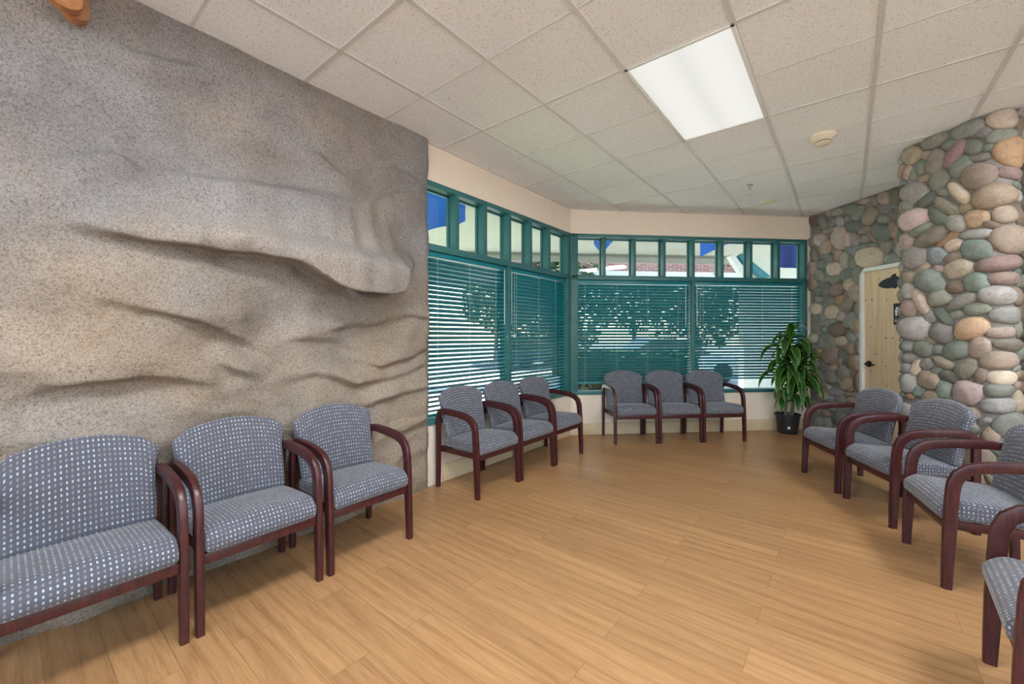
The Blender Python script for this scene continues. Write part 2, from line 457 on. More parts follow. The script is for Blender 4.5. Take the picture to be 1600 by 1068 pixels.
# ceiling grid: T-bars
g = MB()
TILE_X, TILE_Y = .61, .603
gx0, gy0 = .150, 2.444
def inside(x, y):
    if not (WX < x < RX and RY < y): return False
    return (x + y < STONE_C - .02) and (BN.dot(Vector((x, y, 0))) < BC)
def clip_x(y):
    lo, hi = WX, RX
    lo = max(lo, y - BC * math.sqrt(2)) ; hi = min(hi, STONE_C - y - .03)
    return lo, hi
def clip_y(x):
    lo, hi = RY, min(STONE_C - x - .03, x + BC * math.sqrt(2))
    return lo, hi
for k in range(-5, 7):
    x = gx0 + k * TILE_X
    if WX + .02 < x < RX:
        lo, hi = clip_y(x)
        g.box(x - .012, x + .012, lo, hi, CEIL - .006, CEIL + .002)
for k in range(-9, 8):
    y = gy0 + k * TILE_Y
    lo, hi = clip_x(y)
    if hi - lo > .05:
        wd = .011 if k % 2 == 0 else .006
        g.box(lo, hi, y - wd, y + wd, CEIL - (.0055 if k % 2 == 0 else .003), CEIL + .002)
g.box(WX, WX + .02, RY, CORNER.y, CEIL - .006, CEIL + .002)
bt = Matrix.Translation(CORNER) @ Matrix.Rotation(math.radians(45), 4, 'Z')    # local x along back wall, local +y outwards
g.box(0, BACK_LEN, -.02, 0, CEIL - .006, CEIL + .002, bt)
struct(g.build('trim_1', M['grid']), 'white metal grid between the ceiling tiles', 'trim')

# window extents
WIN_Z0, WIN_Z1, BAR_Z0, BAR_Z1 = .53, 2.65, 2.045, 2.105
LW0, LW1 = 2.16, 4.61                         # left window along y
BW0, BW1 = .075, 3.375                        # back window along the wall
WT = .17                                      # wall thickness

b = MB()
b.box(WX - WT, WX, RY, LW0, 0, CEIL + .02)
b.box(WX - WT, WX, LW0, CORNER.y + .05, 0, WIN_Z0); b.box(WX - WT, WX, LW0, CORNER.y + .05, WIN_Z1, CEIL + .02)
b.box(WX - WT, WX, LW1 + .07, CORNER.y + .05, WIN_Z0, WIN_Z1)
struct(b.build('wall_left', M['wallpaper']), 'cream wallpapered wall around the left windows', 'wall')
b = MB()
b.box(-.0, BACK_LEN + .1, 0, WT, 0, WIN_Z0, bt); b.box(-.0, BACK_LEN + .1, 0, WT, WIN_Z1, CEIL + .02, bt)
b.box(-.0, .02, 0, WT, WIN_Z0, WIN_Z1, bt); b.box(BW1, BACK_LEN + .1, 0, WT, WIN_Z0, WIN_Z1, bt)
struct(b.build('wall_back', M['wallpaper']), 'cream wallpapered wall around the back windows', 'wall')
def added_window(name, mt, a0, a1, z0, z1, label):  # invented windows, unseen, added around the fill area lights
    r = struct(empty(name), label, 'window'); f = MB()
    for a in ((a0, a1, z0, z0 + .05), (a0, a1, z1 - .05, z1), (a0, a0 + .05, z0, z1), (a1 - .05, a1, z0, z1)): f.bbox(a[0], a[1], -.01, .10, a[2], a[3], .004, mt)
    for k in (1, 2, 3):
        m = a0 + (a1 - a0) * k / 4; f.bbox(m - .022, m + .022, -.01, .10, z0, z1, .004, mt)
    f.build('window_frame', M['teal'], r, smooth=30)
added_window('added_window_rear', Matrix.Translation((.6, RY, 0)) @ Matrix.Rotation(math.pi, 4, 'Z'), -2.6, 2.6, .28, 2.44, 'added teal framed windows in the rear wall, out of view')
added_window('added_window_side', Matrix.Translation((RX, .7, 0)) @ Matrix.Rotation(-math.pi / 2, 4, 'Z'), -1.6, 1.6, .28, 2.44, 'added teal framed windows in the right-hand wall, out of view')
b = MB(); b.box(WX - WT, -2.0, RY - WT, RY, 0, CEIL + .02); b.box(3.2, RX + WT, RY - WT, RY, 0, CEIL + .02); b.box(-2.0, 3.2, RY - WT, RY, 0, .28); b.box(-2.0, 3.2, RY - WT, RY, 2.44, CEIL + .02)
struct(b.build('wall_rear', M['plaster']), 'plain painted wall closing the room', 'wall')
b = MB(); b.box(RX, RX + WT, RY, -.9, 0, CEIL + .02); b.box(RX, RX + WT, 2.3, SEND.y, 0, CEIL + .02); b.box(RX, RX + WT, -.9, 2.3, 0, .28); b.box(RX, RX + WT, -.9, 2.3, 2.44, CEIL + .02)
struct(b.build('wall_side', M['plaster']), 'plain painted wall at the far right', 'wall')

b = MB(); b.bbox(WX, WX + .014, 2.47, CORNER.y - .01, 0.001, .155, .003)
struct(b.build('baseboard_left', M['base'], smooth=30), 'tan baseboard under the left windows', 'baseboard')
b = MB(); b.bbox(.02, BACK_LEN - .03, -.014, 0, .001, .155, .003, bt)
struct(b.build('baseboard_back', M['base'], smooth=30), 'tan baseboard under the back windows', 'baseboard')

# ------------------------------------------------------------------ windows
def along_left(px):  return on_plane(px, 525, (1, 0), WX).y
def along_back(px):  return (on_plane(px, 525, (BN.x, BN.y), BC) - CORNER).dot(BD)
lt = Matrix.Translation((WX, 0, 0)) @ Matrix.Rotation(math.radians(90), 4, 'Z')  # local x along +Y, local +y outwards (-X)
def window(name, mt, a0, a1, mulls, big, label, proud=.012, w0=.05, w1=.05):
    """mulls: transom mullions; big: the mullion of the lower lights"""
    root = struct(empty(name), label, 'window')
    f = MB()
    D = .12
    f.bbox(a0, a1, -proud, D, WIN_Z1 - .045, WIN_Z1, .004, mt)
    f.bbox(a0, a1, -proud - .006, D, WIN_Z0, WIN_Z0 + .045, .004, mt)
    f.bbox(a0, a1, -proud, D, BAR_Z0, BAR_Z1, .004, mt)
    f.bbox(a0, a0 + w0, -proud, D, WIN_Z0, WIN_Z1, .004, mt)
    f.bbox(a1 - w1, a1, -proud, D, WIN_Z0, WIN_Z1, .004, mt)
    for m in mulls: f.bbox(m - .021, m + .021, -proud + .002, D, BAR_Z1 - .01, WIN_Z1 - .03, .003, mt)
    f.bbox(big - .024, big + .024, -proud, D, WIN_Z0, BAR_Z0 + .01, .004, mt)
    # glazing stops behind the transom lights
    ed = [a0 + w0] + [v for m in mulls for v in (m - .021, m + .021)] + [a1 - w1]
    for i in range(0, len(ed), 2):
        p, q = ed[i], ed[i + 1]
        f.box(p, p + .014, D - .035, D - .012, BAR_Z1, WIN_Z1 - .045, mt); f.box(q - .014, q, D - .035, D - .012, BAR_Z1, WIN_Z1 - .045, mt)
        f.box(p, q, D - .035, D - .012, WIN_Z1 - .06, WIN_Z1 - .045, mt)
    f.build('window_frame', M['teal'], root, smooth=30)
    gl = MB()
    gl.box(a0 + .03, a1 - .03, D - .009, D - .003, BAR_Z1 - .02, WIN_Z1 - .02, mt)
    gl.box(a0 + .03, a1 - .03, D - .009, D - .003, WIN_Z0 + .02, BAR_Z0 + .02, mt)
    gl.build('window_glass', M['glass'], root)
    return root
lm = [along_left(p) for p in (714, 758, 796, 829, 858)]
lbig = along_left(796)
bmull = [along_back(p) for p in (944, 991, 1037.5, 1083, 1128, 1173, 1216)]
bbig = along_back(1083)
window('window_1', lt, LW0, LW1 + .075, lm, lbig, 'teal framed window with transoms on the left wall', w1=.08)
window('window_2', bt, BW0 - .065, BW1, bmull, bbig, 'teal framed window with eight transoms on the back wall', w0=.085)

# ------------------------------------------------------------------ blinds
def blind(mt, a0, a1, z_low, tilt, cords, wand, label, pitch=.0405):
    root = tag(empty('venetian_blind', mt @ Vector(((a0 + a1) / 2, .05, z_low))), label, 'blind', 'teal venetian blinds')
    inv = root.matrix_basis.inverted()
    A = inv @ mt
    yc = .045
    h = MB(); h.bbox(a0, a1, yc - .03, yc + .03, BAR_Z0 - .045, BAR_Z0 - .002, .004, A); h.build('headrail', M['slat'], root, smooth=30)
    s = MB(); n = int((BAR_Z0 - .06 - z_low) / pitch)
    for i in range(n):
        zc = BAR_Z0 - .07 - i * pitch
        t = math.radians(tilt + random.uniform(-1.2, 1.2)); sag = random.uniform(-.0012, .0012)
        prof = []
        for k in range(6):
            u = -0.025 + .05 * k / 5
            c = .0035 * (1 - (u / .025) ** 2)
            prof.append((yc + u * math.cos(t) + c * math.sin(t), zc - u * math.sin(t) + c * math.cos(t)))
        vs = []
        for x, dz in ((a0 + .004, sag), (a1 - .004, -sag)):
            for th in (0, -.0022):
                vs += [A @ Vector((x, y, z + th + dz)) for y, z in prof]
        fs = []
        for k in range(5):
            fs += [(k, k + 1, 12 + k + 1, 12 + k), (6 + k, 18 + k, 18 + k + 1, 6 + k + 1)]
        fs += [(0, 12, 18, 6), (5, 11, 23, 17), (0, 6, 7, 8, 9, 10, 11, 5, 4, 3, 2, 1), (12, 13, 14, 15, 16, 17, 23, 22, 21, 20, 19, 18)]
        s.add(vs, fs)
    s.build('slats', M['slat'], root, smooth=30)
    r = MB(); zb = BAR_Z0 - .07 - n * pitch
    r.bbox(a0 + .004, a1 - .004, yc - .024, yc + .024, zb - .01, zb + .012, .004, A); r.build('bottom_rail', M['slat'], root, smooth=30)
    for c in cords:
        l = MB()
        for dy in (-.0265, .0265):
            l.tube([A @ Vector((c, yc + dy, BAR_Z0 - .04)), A @ Vector((c, yc + dy, zb))], .0011, 5)
        l.build('ladder_cord', M['cord'], root)
    wm = MB(); wm.tube([A @ Vector((wand, yc - .036, BAR_Z0 - .04)), A @ Vector((wand, yc - .036, BAR_Z0 - .62))], .004, 6)
    wm.build('tilt_wand', M['cord'], root)
    pc = MB(); pc.tube([A @ Vector((wand + .05, yc - .034, BAR_Z0 - .04)), A @ Vector((wand + .05, yc - .034, BAR_Z0 - .72))], .0013, 5)
    pc.tube([A @ Vector((wand + .05, yc - .034, BAR_Z0 - .72)), A @ Vector((wand + .05, yc - .034, BAR_Z0 - .76))], [.003, .007], 8)
    pc.build('pull_cord', M['cord'], root)
    return root
random.seed(4)
aL = along_left
blind(lt, LW0 + .05, lbig - .026, .585, 34, [aL(686), aL(736), aL(777)], lbig - .07, 'teal venetian blind beside the rock wall, in the left window')
blind(lt, lbig + .026, LW1 - .008, .60, 43, [aL(809), aL(844), aL(870)], lbig + .05, 'teal venetian blind next to the room corner, in the left window')
aB = along_back
blind(bt, BW0 + .024, bbig - .026, .66, 37, [aB(915), aB(965), aB(1013), aB(1061)], bbig - .10, 'teal venetian blind in the back window, next to the corner post')
blind(bt, bbig + .026, BW1 - .052, .70, 37, [aB(1100), aB(1147), aB(1193), aB(1239)], bbig + .06, 'teal venetian blind in the back window, behind the potted plant')

# ------------------------------------------------------------------ sculpted rock wall
RK = -2.70
def rk(px, py):
    p = on_plane(px, py, (1, 0), RK); return p.y, p.z
LEDGES = [  # kind, fade up/down, points (px, py, amplitude)
    ('sh', .30, [(240, 256, 0), (300, 265, .025), (363, 276, .045), (460, 289, .055), (569, 313, .06), (600, 303, .04), (672, 289, .015)]),
    ('band', .30, [(95, 345, 0), (150, 357, .055), (270, 373, .12), (400, 389, .165), (452, 392, .18), (485, 416, .25), (520, 433, .30), (560, 438, .33), (605, 441, .31), (628, 430, .10), (655, 410, 0)]),
    ('lip', .36, [(140, 462, 0), (170, 468, .02), (230, 480, .045), (310, 495, .06), (365, 525, .065), (400, 540, .03), (440, 555, 0)]),
    ('lip', .14, [(20, 615, 0), (80, 600, .03), (180, 590, .045), (260, 590, .045), (330, 597, .03), (350, 602, 0)]),
    ('lip', .12, [(335, 562, 0), (355, 572, .04), (390, 582, .04), (425, 590, 0)]),
    ('lip', .14, [(495, 516, 0), (540, 510, .045), (600, 503, .03), (645, 480, 0)]),
    ('lip', .09, [(610, 503, 0), (640, 489, .04), (672, 495, .03)]),
    ('lip', .12, [(430, 538, 0), (480, 525, .035), (520, 530, .03), (570, 545, 0)]),
    ('lip', .12, [(540, 556, 0), (600, 572, .05), (640, 560, .04), (672, 545, .02)]),
    ('lip', .12, [(440, 595, 0), (500, 582, .035), (560, 600, .05), (620, 590, .03), (672, 570, .02)]),
    ('sh', .12, [(95, 690, 0), (130, 672, .03), (200, 665, .04), (275, 690, 0)]),
    ('lip', .10, [(550, 645, 0), (600, 625, .04), (650, 610, .04), (672, 605, .03)]),
    ('sh', .10, [(585, 690, 0), (620, 662, .04), (672, 650, .03)]),
    ('sh', .14, [(165, 50, 0), (220, 78, .03), (300, 95, .03), (350, 102, 0)]),
    ('sh', .2, [(105, 240, 0), (140, 225, .035), (200, 235, .04), (235, 262, 0)]),
    ('lip', .10, [(520, 390, 0), (560, 462, .03), (600, 468, .035), (640, 452, 0)]),
    ('sh', .15, [(470, 235, 0), (500, 232, .03), (540, 262, .02), (560, 280, 0)]),
    ('sh', .10, [(590, 262, 0), (620, 258, .03), (655, 275, .02), (672, 300, 0)]),
]
BAND_TOP = [rk(x, y) for x, y in [(60, 338), (95, 335), (150, 331), (270, 333), (390, 346), (450, 361), (470, 372), (485, 369), (560, 386), (615, 398), (672, 402)]]
LD = [(k, fd, [(*rk(x, y), a) for x, y, a in pts]) for k, fd, pts in LEDGES]
def sstep(a, b, x):
    t = np.clip((x - a) / (b - a), 0, 1); return t * t * (3 - 2 * t)
def build_rock():
    y0, y1 = -1.3, 2.287
    NY, NZ = 360, 300
    ys = np.linspace(y0, y1, NY); zs = np.linspace(0, CEIL, NZ)
    Yg, Zg = np.meshgrid(ys, zs, indexing='ij')
    H = np.zeros_like(Yg)
    for i, y in enumerate(ys):
        for j, z in enumerate(zs):
            low = max(0, 1 - z / 1.6)
            a = noise.noise(Vector((y * 1.1, z * 1.5, 3.1)))
            b_ = noise.noise(Vector((y * 2.6 + 7, z * 4.5, 9.2)))
            c = noise.noise(Vector((y * 4.2 + 2, z * 11 + .8 * y, 1.7)))
            d = noise.noise(Vector((y * 9, z * 13, 5.5)))
            e = noise.noise(Vector((y * 30, z * 34, 2.5)))
            H[i, j] = .050 * a + .050 * b_ + (.004 + .012 * low) * (1 - abs(c) * 2) * (.4 + .6 * sstep(-.3, .4, a)) + .010 * d + .0016 * e
    for kind, fd, pts in LD:
        py = np.array([p[0] for p in pts]); pz = np.array([p[1] for p in pts]); pa = np.array([p[2] for p in pts])
        wig = np.array([.014 * noise.noise(Vector((y * 6, 0, fd * 50))) + .007 * noise.noise(Vector((y * 17, 4, fd * 30))) for y in ys])
        zl = np.interp(ys, py, pz) + wig
        am = np.interp(ys, py, pa, left=0, right=0)
        ker = np.exp(-np.linspace(-2, 2, 15) ** 2); ker /= ker.sum()
        sm_ = lambda q: np.convolve(np.pad(q, 7, mode='edge'), ker, 'valid')
        zl = sm_(zl); am = sm_(am)
        am = am * (1 + .25 * np.array([noise.noise(Vector((y * 8, 9, fd * 20))) for y in ys]))
        D = Zg - zl[:, None]
        if kind == 'lip':
            gq = sstep(-.040, .022, D) * (1 - sstep(fd * .35, fd * 1.45, D)) * (1 - .10 * sstep(.02, fd * .5, D))
            gq = gq - .22 * sstep(-.16, -.03, D) * (1 - sstep(-.03, .0, D))
        elif kind == 'band':
            zu = sm_(np.interp(ys, [p[0] for p in BAND_TOP], [p[1] for p in BAND_TOP]) + wig * .8)
            U = Zg - zu[:, None]
            gq = sstep(-.045, .020, D) * (1 - .62 * sstep(-.035, .05, U)) * (1 - sstep(.03, .34, U))
            gq = gq * (1 + .16 * np.sin(np.clip((D) / np.maximum((zu - zl)[:, None], .05), 0, 1) * math.pi))
            gq = gq - .20 * sstep(-.17, -.03, D) * (1 - sstep(-.03, .0, D))
        else:
            gq = sstep(-fd, -.02, D) * 0 + (1 - sstep(-.03, .015, D)) * sstep(-fd * 1.2, -fd * .25, D)
            gq = gq - .15 * sstep(-.02, .01, D) * (1 - sstep(.01, .08, D))
        H += am[:, None] * gq
    # keep the foot of the wall clear of the chairs and the top tight to the ceiling
    footlim = .045 + .25 * sstep(.75, 1.25, Zg)
    H = np.where(H > footlim, footlim + (H - footlim) * .2, H)
    H *= (1 - .55 * sstep(2.6, 2.97, Zg))
    H += .05 - .02 * sstep(.9, .2, Zg) * 0 + .012 * sstep(1.0, .0, Zg)*0
    H = np.maximum(H, .008)
    edge = sstep(0, .05, y1 - Yg)
    H = H * (.55 + .45 * edge)
    # droop the lips a little so that they undercut
    dz = -np.clip(H - .08, 0, 1) * .42
    Zd = np.clip(Zg + dz, 0, CEIL)
    wob = np.array([.012 * noise.noise(Vector((z * 4, 2, 8))) + .005 * noise.noise(Vector((z * 14, 2, 3))) for z in zs])
    V = np.zeros((NY, NZ, 3)); V[..., 0] = WX + H; V[..., 1] = Yg; V[..., 2] = Zd
    V[-1, :, 1] += wob; V[-2, :, 1] += wob * .7; V[-3, :, 1] += wob * .3
    vs = V.reshape(-1, 3).tolist(); idx = lambda i, j: i * NZ + j
    fs = [(idx(i, j), idx(i + 1, j), idx(i + 1, j + 1), idx(i, j + 1)) for i in range(NY - 1) for j in range(NZ - 1)]
    # right-hand return to the wall
    base = len(vs)
    for j in range(NZ): vs.append([WX + .002, V[-1, j, 1] - .004, zs[j]])
    fs += [(idx(NY - 1, j), base + j, base + j + 1, idx(NY - 1, j + 1)) for j in range(NZ - 1)]
    me = bpy.data.meshes.new('wall_rock'); me.from_pydata(vs, [], fs); me.update()
    return link('wall_rock', me, M['rock'], smooth=180)
struct(build_rock(), 'sculpted grey brown artificial rock wall with ledges', 'rock wall')

# carved wooden piece high on the rock wall
p = on_plane(110, 6, (1, 0), -2.62)
t = tag(empty('wooden_bracket', (-2.72, p.y, p.z)), 'carved orange brown wooden bracket at the top of the rock wall', 'bracket')
def half_round(w0, w1, drop, zt):
    pts = [(w0, zt)]
    for k in range(9):
        a = math.pi * k / 8; pts.append(((w0 + w1) / 2 - (w1 - w0) / 2 * math.cos(a), -drop * math.sin(a)))
    return pts + [(w1, zt)]
mt_br = Matrix.Rotation(math.radians(90), 4, 'Z')
b = MB(); b.prism(half_round(-.065, .035, .035, .16), -.12, -.075, mt_br); b.build('front_board', M['oak'], t, smooth=40)
b = MB(); b.prism(half_round(-.02, .062, .03, .16), -.055, .0, mt_br); b.build('back_board', M['oak'], t, smooth=40)
b = MB(); b.prism([(-.03, .03), (.03, .03), (.03, .16), (-.03, .16)], -.08, .05, mt_br); b.build('spacer', M['oak'], t)

# ------------------------------------------------------------------ river stone walls
PAL = dict(tan=(178, 156, 132), cream=(208, 188, 164), grey=(148, 144, 140), lgrey=(178, 172, 166), dgrey=(122, 120, 118),
           gg=(146, 150, 138), green=(132, 142, 130), dgreen=(112, 122, 112), bgreen=(134, 150, 142), olive=(148, 140, 120), pink=(198, 170, 162),
           rose=(168, 134, 130), mauve=(158, 122, 124), brown=(146, 122, 104), peach=(208, 170, 130), ochre=(206, 162, 108),
           orange=(186, 138, 96), bgrey=(150, 156, 162), ptan=(188, 160, 146), pbrown=(166, 140, 128))
B1 = [(140,625,130,100,35,'tan'),(400,455,185,75,28,'gg'),(800,320,225,85,22,'gg'),(1185,175,180,115,28,'cream'),(1450,170,120,130,0,'brown'),(590,500,100,65,15,'green'),
(300,625,75,52,15,'ptan'),(425,705,170,105,62,'olive'),(645,610,205,80,55,'mauve'),(855,525,130,95,12,'gg'),(980,350,95,65,25,'grey'),(1180,375,205,75,22,'gg'),
(1030,530,80,50,15,'green'),(1310,545,255,170,28,'ochre'),(930,650,145,50,10,'grey'),(715,760,160,95,45,'green'),(255,770,95,65,80,'green'),(90,835,95,45,70,'ptan'),
(150,850,75,45,75,'gg'),(470,915,145,95,45,'gg'),(915,870,215,150,30,'pbrown'),(1280,805,185,75,6,'rose'),(1430,910,130,50,10,'green')]
B2 = [(170,85,180,125,15,'grey'),(700,80,160,85,-50,'cream'),(1080,120,260,140,18,'tan'),(510,75,90,50,0,'gg'),(320,165,150,75,32,'dgreen'),(70,230,90,60,0,'gg'),
(545,245,165,85,-30,'olive'),(170,400,200,115,22,'pink'),(455,370,140,90,-42,'dgreen'),(770,265,95,55,22,'tan'),(900,390,150,105,20,'peach'),(1210,325,150,110,15,'tan'),
(1430,290,120,150,60,'brown'),(665,445,130,105,-10,'lgrey'),(250,520,165,60,30,'gg'),(370,610,225,95,28,'olive'),(560,635,165,45,35,'orange'),(1060,460,110,45,-10,'brown'),
(900,575,200,60,8,'lgrey'),(1300,615,265,175,12,'tan'),(630,705,125,70,22,'cream'),(890,760,175,130,0,'bgreen'),(70,665,90,100,0,'ptan'),(175,850,160,130,25,'grey'),
(445,840,125,110,0,'bgrey'),(625,865,145,65,30,'pbrown'),(1145,920,285,90,12,'rose'),(690,990,190,105,20,'cream'),(460,985,70,45,-10,'pink'),(265,985,110,45,35,'tan'),
(1470,880,90,60,0,'brown'),(1440,1000,130,60,10,'dgreen')]
B3 = [(355,145,190,140,-15,'bgreen'),(105,95,95,65,0,'tan'),(85,260,90,95,0,'lgrey'),(890,160,155,115,15,'bgreen'),(650,215,115,80,5,'brown'),(1225,105,205,80,5,'pbrown'),
(240,390,175,75,-62,'cream'),(460,345,150,100,20,'gg'),(740,385,195,80,22,'grey'),(1130,315,220,115,-3,'lgrey'),(1400,310,130,120,0,'brown'),(105,475,100,105,0,'pbrown'),
(900,475,160,75,8,'gg'),(510,560,140,75,-45,'dgreen'),(365,570,90,75,0,'grey'),(655,550,100,52,18,'gg'),(1230,550,190,105,0,'grey'),(835,710,210,130,12,'peach'),
(175,710,190,145,0,'lgrey'),(490,765,145,125,-20,'grey'),(1160,755,185,65,3,'ptan'),(345,845,90,60,-15,'olive'),(930,935,140,120,40,'ptan'),(1290,905,240,75,-3,'olive'),
(660,970,170,110,15,'green'),(270,950,130,100,-10,'gg'),(90,920,90,65,0,'bgrey'),(440,965,80,58,0,'green'),(1450,520,90,90,0,'brown'),(1440,710,120,110,0,'gg')]
B4 = [(1140,100,220,105,0,'tan'),(95,70,105,55,0,'grey'),(510,125,140,65,-25,'tan'),(310,145,85,70,20,'grey'),(780,200,150,110,30,'olive'),(190,185,105,65,65,'cream'),
(60,190,75,58,0,'bgrey'),(330,335,145,105,-15,'tan'),(415,230,70,42,10,'green'),(575,290,130,75,-15,'dgrey'),(95,370,105,115,0,'lgrey'),(945,285,110,80,60,'pbrown'),
(1180,310,170,88,-5,'cream'),(510,445,105,110,0,'bgreen'),(215,465,72,75,0,'green'),(795,485,180,150,-20,'pink'),(1140,460,170,82,-3,'gg'),(1395,210,110,50,0,'gg'),
(1440,280,110,60,0,'tan'),(385,540,145,75,-5,'tan'),(620,580,90,60,0,'gg'),(1130,640,205,95,-5,'lgrey'),(1410,620,130,150,0,'tan'),(1270,890,215,160,-3,'gg'),
(1060,990,100,100,0,'tan'),(1410,420,100,55,0,'pbrown')]
B5 = [(580,350,85,60,10,'gg'),(665,405,95,60,65,'gg'),(805,440,110,75,60,'tan'),(440,695,130,80,82,'cream'),(630,560,110,65,5,'green'),(740,600,85,42,20,'tan'),(950,620,125,95,-25,'green'),
(965,475,75,55,0,'gg'),(975,225,75,70,0,'ptan'),(1100,210,95,55,100,'olive'),(740,260,80,30,18,'ptan'),(865,255,60,50,100,'grey'),(420,385,80,45,12,'lgrey'),(245,510,75,50,-70,'gg'),
(140,500,70,50,90,'brown'),(445,500,60,48,-80,'lgrey'),(355,510,55,45,90,'gg'),(215,720,75,70,0,'pink'),(285,810,90,62,75,'tan'),(545,720,80,45,85,'pink'),(630,715,85,65,-70,'grey'),
(750,710,60,50,0,'grey'),(835,680,75,38,-45,'pbrown'),(770,800,115,40,10,'gg'),(610,845,60,65,0,'bgrey'),(310,945,65,60,0,'green'),(430,900,70,48,70,'ptan'),(800,930,165,115,8,'cream'),
(510,970,100,55,-85,'lgrey'),(610,985,75,60,-80,'green'),(90,910,100,45,85,'pink'),(145,905,75,40,-80,'gg'),(120,750,55,65,90,'grey'),(1065,940,100,65,5,'gg'),(995,810,85,60,80,'grey'),(1100,610,110,70,-55,'pbrown')]
B6 = [(385,75,90,80,20,'cream'),(245,20,70,65,0,'green'),(120,70,85,60,90,'ptan'),(200,145,80,55,-70,'gg'),(115,240,95,60,90,'pbrown'),(540,140,95,65,40,'green'),(670,145,100,70,80,'green'),
(565,245,90,60,55,'cream'),(395,195,75,55,45,'gg'),(295,200,65,35,15,'grey'),(415,315,85,70,45,'pbrown'),(660,360,95,105,0,'tan'),(290,315,70,60,70,'green'),(190,340,55,45,30,'green'),
(325,470,85,60,25,'green'),(450,445,60,55,0,'orange'),(545,490,95,65,70,'olive'),(690,565,100,60,90,'grey'),(160,550,70,65,0,'cream'),(365,595,80,80,45,'cream'),(470,640,60,60,0,'pink'),
(570,685,110,62,60,'gg'),(655,755,90,85,20,'tan'),(415,800,95,85,0,'brown'),(335,720,85,48,5,'green'),(85,640,70,55,-60,'pbrown'),(170,665,50,50,0,'grey'),(255,680,75,50,70,'grey'),
(70,430,110,40,85,'olive'),(195,435,60,45,0,'grey'),(300,940,95,105,0,'gg'),(460,935,85,52,-2,'cream'),(585,900,80,55,-60,'gg'),(675,870,65,40,5,'lgrey'),(100,765,58,40,-10,'bgrey'),(265,795,52,42,-10,'green'),
(690,990,70,90,0,'grey'),(575,1020,70,70,0,'tan')]
B7 = [(340,115,95,105,0,'pbrown'),(475,100,55,50,0,'green'),(440,195,50,55,0,'tan'),(530,185,65,45,80,'green'),(630,205,95,92,0,'tan'),(485,320,80,78,0,'grey'),(375,265,50,45,0,'peach'),
(600,335,55,45,0,'tan'),(680,430,125,65,90,'brown'),(345,370,80,80,0,'gg'),(530,455,90,70,25,'tan'),(580,505,55,45,0,'tan'),(430,415,45,28,5,'lgrey'),(410,550,85,50,3,'grey'),(555,575,70,24,-5,'tan'),
(660,610,60,40,10,'ptan'),(455,640,60,58,0,'grey'),(355,640,48,42,0,'bgrey'),(570,665,75,45,5,'tan'),(445,870,90,85,-30,'green'),(300,920,65,60,-30,'lgrey'),(200,930,60,70,0,'gg'),(420,960,60,45,-20,'lgrey'),(570,830,45,42,0,'grey')]
ZS = 200 / 1526
PART = [(1400 + x * ZS, y0 + y * ZS, a * ZS, b_ * ZS, an, c) for y0, L in ((160, B1), (290, B2), (420, B3), (550, B4)) for x, y, a, b_, an, c in L]
DOORW = [(1250 + x * ZS, y0 + y * ZS, a * ZS, b_ * ZS, an, c) for y0, L in ((280, B5), (410, B6), (540, B7)) for x, y, a, b_, an, c in L]

